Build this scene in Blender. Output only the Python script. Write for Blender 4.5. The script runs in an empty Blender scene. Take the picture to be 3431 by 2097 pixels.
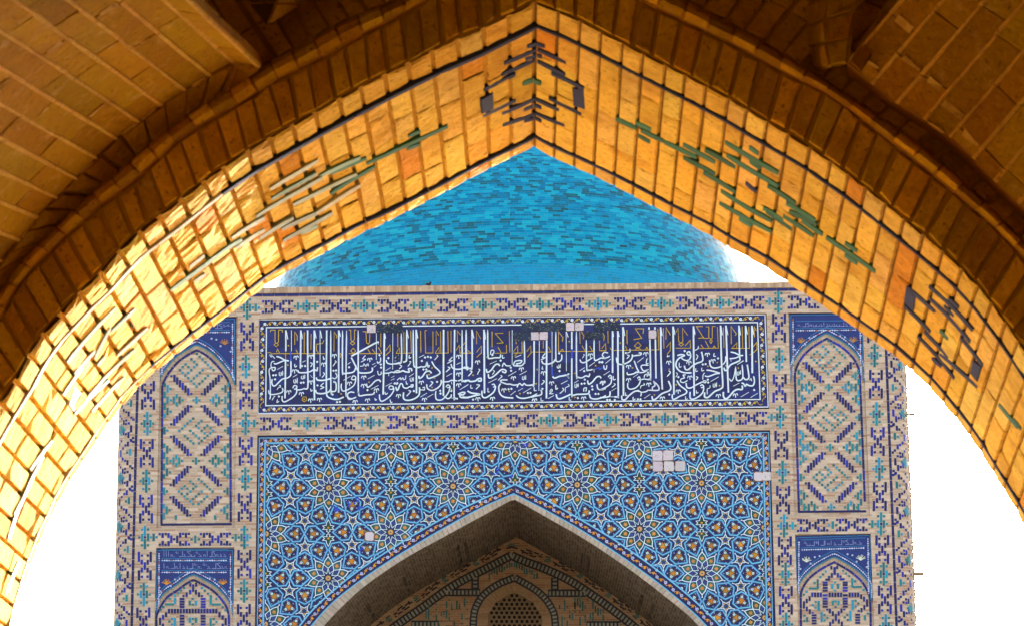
import bpy, math, random
import numpy as np
from mathutils import Vector, Matrix
random.seed(7)
rnd = random.random
def ru(a, b): return a + (b - a) * rnd()

# ------------------------------------------------------------------ camera, sky, sun, exposure
SC = bpy.context.scene
CAMZ = 1.6
LENS, PITCH, YAW, ROLL = 95.0, math.radians(12.7614), math.radians(-0.5857), math.radians(-0.4815)
cp, sp, cy, sy = math.cos(PITCH), math.sin(PITCH), math.cos(YAW), math.sin(YAW)
FWD = Vector((sy * cp, cy * cp, sp)); RT0 = Vector((cy, -sy, 0)); UP0 = RT0.cross(FWD)
RT = RT0 * math.cos(ROLL) + UP0 * math.sin(ROLL); UP = UP0 * math.cos(ROLL) - RT0 * math.sin(ROLL)
cam = bpy.data.cameras.new("camera"); camo = bpy.data.objects.new("camera", cam)
SC.collection.objects.link(camo); SC.camera = camo
cam.lens = LENS; cam.sensor_width = 36; cam.sensor_fit = 'HORIZONTAL'; cam.clip_start = 0.1; cam.clip_end = 3000
camo.matrix_world = Matrix(((RT.x, UP.x, -FWD.x, 0), (RT.y, UP.y, -FWD.y, 0), (RT.z, UP.z, -FWD.z, CAMZ), (0, 0, 0, 1)))
cam.dof.use_dof = True; cam.dof.focus_distance = 55; cam.dof.aperture_fstop = 17

SUN_DIR = Vector((0.30, 1.0, 0.135)).normalized()
SUN_EL = math.asin(SUN_DIR.z); SUN_AZ = math.atan2(SUN_DIR.x, SUN_DIR.y)
W = bpy.data.worlds.new("World"); SC.world = W; W.use_nodes = True
nt = W.node_tree; bg = nt.nodes["Background"]
sky = nt.nodes.new("ShaderNodeTexSky"); sky.sky_type = 'NISHITA'; sky.sun_disc = False
sky.sun_elevation = SUN_EL; sky.sun_rotation = SUN_AZ
sky.dust_density = 4.0; sky.air_density = 1.0; sky.ozone_density = 1.0
bw = nt.nodes.new("ShaderNodeRGBToBW"); nt.links.new(sky.outputs[0], bw.inputs[0])   # milky, hazy sky: half its blue washed out
wt = nt.nodes.new("ShaderNodeMix"); wt.data_type = 'RGBA'; wt.blend_type = 'MULTIPLY'; wt.inputs[0].default_value = 1.0
nt.links.new(bw.outputs[0], wt.inputs[6]); wt.inputs[7].default_value = (1.12, 1.0, 0.9, 1)
hz = nt.nodes.new("ShaderNodeMix"); hz.data_type = 'RGBA'; hz.inputs[0].default_value = 0.62
nt.links.new(sky.outputs[0], hz.inputs[6]); nt.links.new(wt.outputs[2], hz.inputs[7])
nt.links.new(hz.outputs[2], bg.inputs[0]); bg.inputs[1].default_value = 0.15
sl = bpy.data.lights.new("sun", 'SUN'); sl.energy = 2.6; sl.angle = math.radians(0.5); sl.color = (1.0, 0.9, 0.74)
so = bpy.data.objects.new("sun", sl); SC.collection.objects.link(so)
so.rotation_euler = SUN_DIR.to_track_quat('Z', 'Y').to_euler()
so.location = (20, 36, 30)
SC.view_settings.view_transform = 'Standard'; SC.view_settings.look = 'None'
SC.view_settings.gamma = 1; SC.view_settings.exposure = 3.4

# ------------------------------------------------------------------ helpers
FPX = LENS / 36 * 3431
def P(px, py, Y):
    a = (px - 1715.5) / FPX; b = -(py - 1048.5) / FPX
    v = RT * a + UP * b + FWD
    k = Y / v.y
    return Vector((v.x * k, Y, v.z * k + CAMZ))
def proj(p):
    q = Vector(p) - Vector((0, 0, CAMZ)); d = q.dot(FWD)
    return (1715.5 + FPX * q.dot(RT) / d, 1048.5 - FPX * q.dot(UP) / d)
def lin(r, g, b):
    f = lambda c: (c / 255 / 12.92) if c / 255 <= 0.04045 else ((c / 255 + 0.055) / 1.055) ** 2.4
    return (f(r), f(g), f(b))
def jit(c, a=0.12, h=0.04):
    k = 1 + ru(-a, a)
    return tuple(max(0.0, min(1.0, x * k * (1 + ru(-h, h)))) for x in c)

class MB:
    def __init__(s): s.v = []; s.f = []; s.c = []; s.uv = []; s.k = 0
    def poly(s, pts, col=(1, 1, 1), uv=None):
        n = len(s.v); s.v.extend([tuple(p) for p in pts]); s.f.append(tuple(range(n, n + len(pts))))
        s.c.append(col); s.uv.append(uv)
    def tris(s, verts, faces, col=(1, 1, 1)):
        n = len(s.v); s.v.extend([tuple(p) for p in verts])
        for f in faces: s.f.append(tuple(i + n for i in f)); s.c.append(col); s.uv.append(None)
    def brick(s, q, n, proud, gap, cham, col, j=0.0, sink=0.003):
        # a worn brick: frustum with chamfered edges standing proud of its bed joint
        q = [Vector(p) for p in q]; n = Vector(n).normalized(); c = sum(q, Vector()) / 4
        e1 = (q[1] - q[0] + q[2] - q[3]) / 2; e2 = (q[3] - q[0] + q[2] - q[1]) / 2
        l1, l2 = e1.length, e2.length
        if l1 < 1e-4 or l2 < 1e-4: return
        e1 /= l1; e2 /= l2
        def ring(ins, h):
            i1, i2 = min(ins, l1 * .45), min(ins, l2 * .45)
            o = []
            for p, a, b in zip(q, (1, -1, -1, 1), (1, 1, -1, -1)):
                o.append(p + e1 * a * i1 + e2 * b * i2 + n * h)
            return o
        jj = [Vector((ru(-j, j), ru(-j, j), ru(-j, j))) for _ in range(4)]
        jt = [k * .6 + Vector((ru(-j, j), ru(-j, j), ru(-j, j))) * .5 for k in jj]
        rs = [[p + k for p, k in zip(ring(gap, -sink), jj)], [p + k for p, k in zip(ring(gap, max(proud - cham, proud * .4)), jj)],
              [p + k for p, k in zip(ring(gap + cham * .38, proud - cham * .3), jj)], [p + k for p, k in zip(ring(gap + cham * 1.25, proud), jt)]]
        b = len(s.v)
        for r in rs: s.v.extend([tuple(p) for p in r])
        fs = [(12, 13, 14, 15)]
        for i in range(4):
            k = (i + 1) % 4
            fs += [(o + i, o + k, o + 4 + k, o + 4 + i) for o in (0, 4, 8)]
        for f in fs: s.f.append(tuple(b + x for x in f)); s.c.append(col); s.uv.append(None)
    def rough(s, q, n, proud, gap, col, amp, nu=4, nv=9):
        # weathered brick: lumpy face, nibbled arrises
        q = [Vector(p) for p in q]; n = Vector(n).normalized()
        l1 = ((q[1] - q[0]).length + (q[2] - q[3]).length) / 2; l2 = ((q[3] - q[0]).length + (q[2] - q[1]).length) / 2
        if l1 < .004 or l2 < .004: return
        nv = max(3, min(nv, int(l2 / .02) + 2)); nu = max(3, min(nu, int(l1 / .014) + 2))
        b = len(s.v); tl = ru(-amp, amp) * .8; lump = [[ru(-amp, amp) for _ in range(nu + 1)] for _ in range(nv + 1)]
        cut = [rnd() < .16 for _ in range(4)]
        for j in range(nv + 1):
            for i in range(nu + 1):
                gu = min(.4, gap * ru(.45, 1.7) / l1); gv = min(.4, gap * ru(.1, .8) / l2)
                u = gu if i == 0 else 1 - gu if i == nu else (i / nu + (-.15 if i == 1 else .15 if i == nu - 1 else 0))
                v = gv if j == 0 else 1 - gv if j == nv else j / nv
                if j == 1: v = min(v, .012 / l2 + gv)
                if j == nv - 1: v = max(v, 1 - .012 / l2 - gv)
                edge = (i in (0, nu)) or (j in (0, nv))
                h = proud * ru(.3, .8) if (j in (0, nv) and i not in (0, nu)) else -.003 if edge else proud + lump[j][i] + tl * (v - .5) * 2
                k = (0 if i <= 1 else 1 if i >= nu - 1 else None), (0 if j <= 1 else 1 if j >= nv - 1 else None)
                if None not in k and cut[k[0] * 2 + k[1]]: h = min(h, proud * .35)
                p = q[0].lerp(q[1], u).lerp(q[3].lerp(q[2], u), v) + n * h; s.v.append(tuple(p))
        for j in range(nv):
            for i in range(nu):
                a = b + j * (nu + 1) + i; s.f.append((a, a + 1, a + nu + 2, a + nu + 1)); s.c.append(col); s.uv.append(None)
    def box(s, x0, x1, y0, y1, z0, z1, col=(1, 1, 1), turn=False):
        def fc(pts, uv): s.poly(pts, col, [(b, a) for a, b in uv] if turn else uv)
        fc([(x0, y0, z0), (x1, y0, z0), (x1, y0, z1), (x0, y0, z1)], [(x0, z0), (x1, z0), (x1, z1), (x0, z1)])
        fc([(x1, y1, z0), (x0, y1, z0), (x0, y1, z1), (x1, y1, z1)], [(x1, z0), (x0, z0), (x0, z1), (x1, z1)])
        fc([(x0, y1, z0), (x0, y0, z0), (x0, y0, z1), (x0, y1, z1)], [(y1, z0), (y0, z0), (y0, z1), (y1, z1)])
        fc([(x1, y0, z0), (x1, y1, z0), (x1, y1, z1), (x1, y0, z1)], [(y0, z0), (y1, z0), (y1, z1), (y0, z1)])
        fc([(x0, y0, z1), (x1, y0, z1), (x1, y1, z1), (x0, y1, z1)], [(x0, y0), (x1, y0), (x1, y1), (x0, y1)])
        fc([(x0, y1, z0), (x1, y1, z0), (x1, y0, z0), (x0, y0, z0)], [(x0, y1), (x1, y1), (x1, y0), (x0, y0)])
    def build(s, name, mat, parent=None, smooth=False):
        me = bpy.data.meshes.new(name); me.from_pydata(s.v, [], s.f)
        ca = me.color_attributes.new("Col", 'FLOAT_COLOR', 'CORNER'); buf = []; uvb = []
        for f, c, u in zip(s.f, s.c, s.uv):
            buf.extend((c[0], c[1], c[2], 1.0) * len(f))
            uvb.extend([x for p in (u or [(0, 0)] * len(f)) for x in p])
        ca.data.foreach_set("color", buf)
        ul = me.uv_layers.new(name="UV"); ul.data.foreach_set("uv", uvb)
        if smooth: me.polygons.foreach_set("use_smooth", [True] * len(me.polygons))
        me.materials.append(mat); me.update()
        o = bpy.data.objects.new(name, me); SC.collection.objects.link(o)
        if parent: o.parent = parent
        return o

class Sheet(MB):
    # flat tilework laid on a plane (or on a round tower through 'fn'): levels are millimetres proud
    def __init__(s, Y=54.0, fn=None): super().__init__(); s.Y = Y; s.fn = fn; s.ok = None
    def pt(s, p, lv):
        if s.fn: return s.fn(p[0], p[1], lv)
        return P(p[0], p[1], s.Y - lv * .001)
    def pg(s, pts, col, lv):
        if s.ok:
            pts = s.ok(pts)
            if not pts: return
        s.k = (s.k + 1) % 20; e = lv + s.k * .02
        s.poly([s.pt(p, e) for p in pts], col)
    def rect(s, x, y, w, h, col, lv, tilt=0.0):
        w /= 2; h /= 2
        s.pg([(x - w, y + h - tilt * w), (x + w, y + h + tilt * w), (x + w, y - h + tilt * w), (x - w, y - h - tilt * w)], col, lv)
    def disc(s, x, y, r, col, lv, n=8, a0=0.0, sx=1.0):
        s.pg([(x + r * sx * math.cos(a0 + 2 * math.pi * i / n), y - r * math.sin(a0 + 2 * math.pi * i / n)) for i in range(n)], col, lv)
    def star(s, x, y, ro, ri, n, a0, col, lv):
        s.pg([(x + (ro if i % 2 == 0 else ri) * math.cos(a0 + math.pi * i / n), y - (ro if i % 2 == 0 else ri) * math.sin(a0 + math.pi * i / n)) for i in range(2 * n)], col, lv)
    def ribbon(s, pts, w, col, lv, closed=False, smooth=False, taper=False):
        if smooth and len(pts) > 2: pts = crom(pts)
        n = len(pts); L = []; R = []
        if n < 2: return
        for i in range(n):
            a = pts[(i - 1) % n] if (closed or i) else pts[0]; b = pts[(i + 1) % n] if (closed or i < n - 1) else pts[-1]
            p = pts[i]
            d1 = (p[0] - a[0], p[1] - a[1]); d2 = (b[0] - p[0], b[1] - p[1])
            l1 = math.hypot(*d1) or 0; l2 = math.hypot(*d2) or 0
            if l1 < 1e-6: d1, l1 = d2, l2
            if l2 < 1e-6: d2, l2 = d1, l1
            if l1 < 1e-6: return
            d1 = (d1[0] / l1, d1[1] / l1); d2 = (d2[0] / l2, d2[1] / l2)
            m = (d1[0] + d2[0], d1[1] + d2[1]); lm = math.hypot(*m)
            if lm < .3: m, lm = d1, 1.0
            m = (m[0] / lm, m[1] / lm); k = 1 / max(.5, m[0] * d1[0] + m[1] * d1[1])
            h = w / 2 * k
            if taper and i in (0, n - 1): h *= .45
            L.append((p[0] - m[1] * h, p[1] + m[0] * h)); R.append((p[0] + m[1] * h, p[1] - m[0] * h))
        if s.ok:
            for i in range(n if closed else n - 1):
                j = (i + 1) % n; s.pg([L[i], L[j], R[j], R[i]], col, lv)
            return
        s.k = (s.k + 1) % 20; e = lv + s.k * .02
        vs = [s.pt(p, e) for p in L] + [s.pt(p, e) for p in R]
        s.tris(vs, [(i, (i + 1) % n, n + (i + 1) % n, n + i) for i in range(n if closed else n - 1)], col)

def crom(pts, step=5):
    o = []; n = len(pts)
    for i in range(n - 1):
        p0 = pts[max(i - 1, 0)]; p1 = pts[i]; p2 = pts[i + 1]; p3 = pts[min(i + 2, n - 1)]
        for k in range(step):
            t = k / step
            o.append(tuple(.5 * (2 * p1[a] + (p2[a] - p0[a]) * t + (2 * p0[a] - 5 * p1[a] + 4 * p2[a] - p3[a]) * t * t + (3 * p1[a] - p0[a] - 3 * p2[a] + p3[a]) * t ** 3) for a in (0, 1)))
    o.append(tuple(pts[-1])); return o
def arcl(pts):
    l = [0.0]
    for a, b in zip(pts, pts[1:]): l.append(l[-1] + math.dist(a, b))
    return l
def along(pts, d):
    # points at distances d along a polyline, with unit tangents
    l = arcl(pts); o = []; i = 0
    for x in d:
        while i < len(pts) - 2 and l[i + 1] < x: i += 1
        a, b = pts[i], pts[i + 1]; t = (x - l[i]) / max(1e-9, l[i + 1] - l[i]); q = max(1e-9, l[i + 1] - l[i])
        o.append((tuple(u + (w - u) * t for u, w in zip(a, b)), tuple((w - u) / q for u, w in zip(a, b))))
    return o
def empty(name, label=None, cat=None, loc=(0, 0, 0)):
    o = bpy.data.objects.new(name, None); SC.collection.objects.link(o); o.location = (0, 0, 0)
    if label: o["label"] = label; o["category"] = cat
    return o
def tag(o, label=None, cat=None, kind=None):
    if label: o["label"] = label
    if cat: o["category"] = cat
    if kind: o["kind"] = kind
    return o

# ------------------------------------------------------------------ materials
class NT:
    def __init__(s, name, rough=.8):
        s.m = bpy.data.materials.new(name); s.m.use_nodes = True; s.t = s.m.node_tree
        s.b = s.t.nodes["Principled BSDF"]; s.b.inputs["Roughness"].default_value = rough
    def n(s, typ, **kw):
        x = s.t.nodes.new(typ)
        for k, v in kw.items(): setattr(x, k, v)
        return x
    def l(s, a, b): s.t.links.new(a, b)
    def math(s, op, a, b=None):
        x = s.n("ShaderNodeMath", operation=op)
        for i, v in enumerate((a, b)):
            if v is None: continue
            if isinstance(v, (int, float)): x.inputs[i].default_value = v
            else: s.l(v, x.inputs[i])
        return x.outputs[0]
    def mix(s, f, a, b, mode='MIX'):
        x = s.n("ShaderNodeMix", data_type='RGBA', blend_type=mode)
        for k, v in ((0, f), (6, a), (7, b)):
            if isinstance(v, (int, float)): x.inputs[k].default_value = v
            elif isinstance(v, tuple): x.inputs[k].default_value = (*v, 1)
            else: s.l(v, x.inputs[k])
        return x.outputs[2]
    def noise(s, vec, scale, detail=4, rough=.55):
        x = s.n("ShaderNodeTexNoise"); x.inputs["Scale"].default_value = scale; x.inputs["Detail"].default_value = detail
        x.inputs["Roughness"].default_value = rough
        if vec is not None: s.l(vec, x.inputs["Vector"])
        return x.outputs[0]
    def ramp(s, f, stops, interp='LINEAR'):
        x = s.n("ShaderNodeValToRGB"); r = x.color_ramp; r.interpolation = interp
        while len(r.elements) < len(stops): r.elements.new(.5)
        for e, (p, c) in zip(r.elements, stops): e.position = p; e.color = (*c, 1) if len(c) == 3 else c
        s.l(f, x.inputs[0]); return x.outputs[0]
    def bump(s, h, strength=.4, dist=.01):
        x = s.n("ShaderNodeBump"); x.inputs["Strength"].default_value = strength; x.inputs["Distance"].default_value = dist
        s.l(h, x.inputs["Height"]); s.l(x.outputs[0], s.b.inputs["Normal"])
    def pos(s): return s.n("ShaderNodeNewGeometry").outputs["Position"]
    def col(s):
        x = s.n("ShaderNodeVertexColor"); x.layer_name = "Col"; return x.outputs[0]

def mat_coursed(name, w, h, mo, stops, mortar, rough=.9, dirt=.35, bump=.5, dust=.2):
    # brickwork laid in UV metres: every brick its own tone, joints of mortar
    T = NT(name, rough); T.b.inputs["Specular IOR Level"].default_value = .1; uv = T.n("ShaderNodeUVMap").outputs[0]
    sx = T.n("ShaderNodeSeparateXYZ"); T.l(uv, sx.inputs[0])
    v = T.math('DIVIDE', sx.outputs[1], h); row = T.math('FLOOR', v)
    wn = T.n("ShaderNodeTexWhiteNoise", noise_dimensions='1D'); T.l(row, wn.inputs["W"])
    u = T.math('ADD', T.math('DIVIDE', sx.outputs[0], w), T.math('MULTIPLY', wn.outputs[0], 3.0)); cell = T.math('FLOOR', u)
    cb = T.n("ShaderNodeCombineXYZ"); T.l(cell, cb.inputs[0]); T.l(row, cb.inputs[1])
    w2 = T.n("ShaderNodeTexWhiteNoise", noise_dimensions='2D'); T.l(cb.outputs[0], w2.inputs["Vector"])
    c = T.ramp(w2.outputs[0], stops)
    fu = T.math('FRACT', u); fv = T.math('FRACT', v)
    m = T.math('MAXIMUM', T.math('LESS_THAN', fu, mo / w), T.math('LESS_THAN', fv, mo / h))
    p = T.pos(); n1 = T.noise(p, 1.3, 5); n2 = T.noise(p, 14, 3)
    c = T.mix(m, c, mortar)
    c = T.mix(T.math('MULTIPLY', n1, dirt), c, T.mix(.5, c, (.10, .085, .07)))
    c = T.mix(T.math('MULTIPLY', n2, dust), c, (.52, .45, .37))
    T.l(c, T.b.inputs["Base Color"])
    T.bump(T.math('SUBTRACT', T.math('MULTIPLY', n2, .5), m), bump, .006)
    return T.m
def mat_attr(name, rough, noise=.2, scale=30, bump=.0, spec=.5, grime=None, dist=.004, tint=None, pits=False):
    T = NT(name, rough); c = T.col(); p = T.pos(); n = T.noise(p, scale, 5, .65); n2 = T.noise(p, scale * .17, 4)
    f = T.math('ADD', T.math('MULTIPLY', n, noise * 2), 1 - noise)
    g = T.n("ShaderNodeCombineXYZ")
    for i in range(3): T.l(f if not tint else T.math('MULTIPLY', f, tint[i]), g.inputs[i])
    c = T.mix(1.0, c, g.outputs[0], 'MULTIPLY')
    if pits:   # pock marks, soot and pale lime smears
        k = T.noise(p, 75, 3, .6); c = T.mix(T.ramp(k, [(.60, (0, 0, 0)), (.68, (.62, .62, .62))]), c, (.10, .042, .008))
        k = T.noise(p, 17, 6, .7); c = T.mix(T.ramp(k, [(.56, (0, 0, 0)), (.72, (.42, .42, .42))]), c, (.72, .50, .20))
        k = T.noise(p, 7, 5, .6); c = T.mix(T.ramp(k, [(.50, (0, 0, 0)), (.72, (.40, .40, .40))]), c, (.40, .155, .022))
    if grime: c = T.mix(T.ramp(n2, [(.5, (0, 0, 0)), (.75, (.5, .5, .5))]), c, grime)
    T.l(c, T.b.inputs["Base Color"]); T.b.inputs["Specular IOR Level"].default_value = spec
    if bump: T.bump(n, bump, dist)
    return T.m

BR = [(0, (.25, .145, .105)), (.25, (.285, .218, .175)), (.5, (.325, .275, .234)), (.75, (.36, .315, .276)), (1, (.46, .39, .34))]
M_WALL = mat_coursed("portal_brick", .25, .0528, .009, BR, (.40, .35, .305))
M_COPE = mat_coursed("coping_brick", .25, .06, .006, [(0, (.22, .15, .11)), (.5, (.30, .22, .16)), (1, (.42, .34, .27))], (.25, .2, .16))
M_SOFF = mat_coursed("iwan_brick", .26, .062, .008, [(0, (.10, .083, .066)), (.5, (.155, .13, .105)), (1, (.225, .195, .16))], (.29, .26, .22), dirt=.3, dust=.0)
M_TYMP = mat_coursed("iwan_wall_brick", .25, .0528, .008, [(0, (.27, .135, .07)), (.5, (.34, .20, .11)), (1, (.40, .27, .165))], (.42, .33, .24), dirt=.2, dust=.08)
M_GLAZE = mat_attr("glazed_tile", .38, .24, 6, .12, .14, tint=(.62, .68, .80))
M_MOSAIC = mat_attr("glazed_brick", .4, .22, 24, .15, .14, tint=(.60, .66, .74))
M_BEIGE = mat_attr("edge_brick", .85, .25, 14, .4, .1, tint=(.62, .63, .65))
M_OLD = mat_attr("old_gold_brick", .95, .36, 48, .8, .05, grime=(.30, .125, .02), dist=.010, pits=True)
M_BED = mat_attr("gateway_mortar", .95, .3, 40, .6, .05, dist=.006)
M_ODRK = mat_attr("old_dark_glaze", .7, .25, 40, .2, .06)
M_OGLZ = mat_attr("old_glaze", .4, .25, 40, .3, .2)
M_WOOD = mat_attr("weathered_wood", .9, .35, 20, .5, .2)
M_PLASTER = mat_attr("patch_plaster", .9, .12, 20, .3, .1, tint=(.66, .70, .90))
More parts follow.
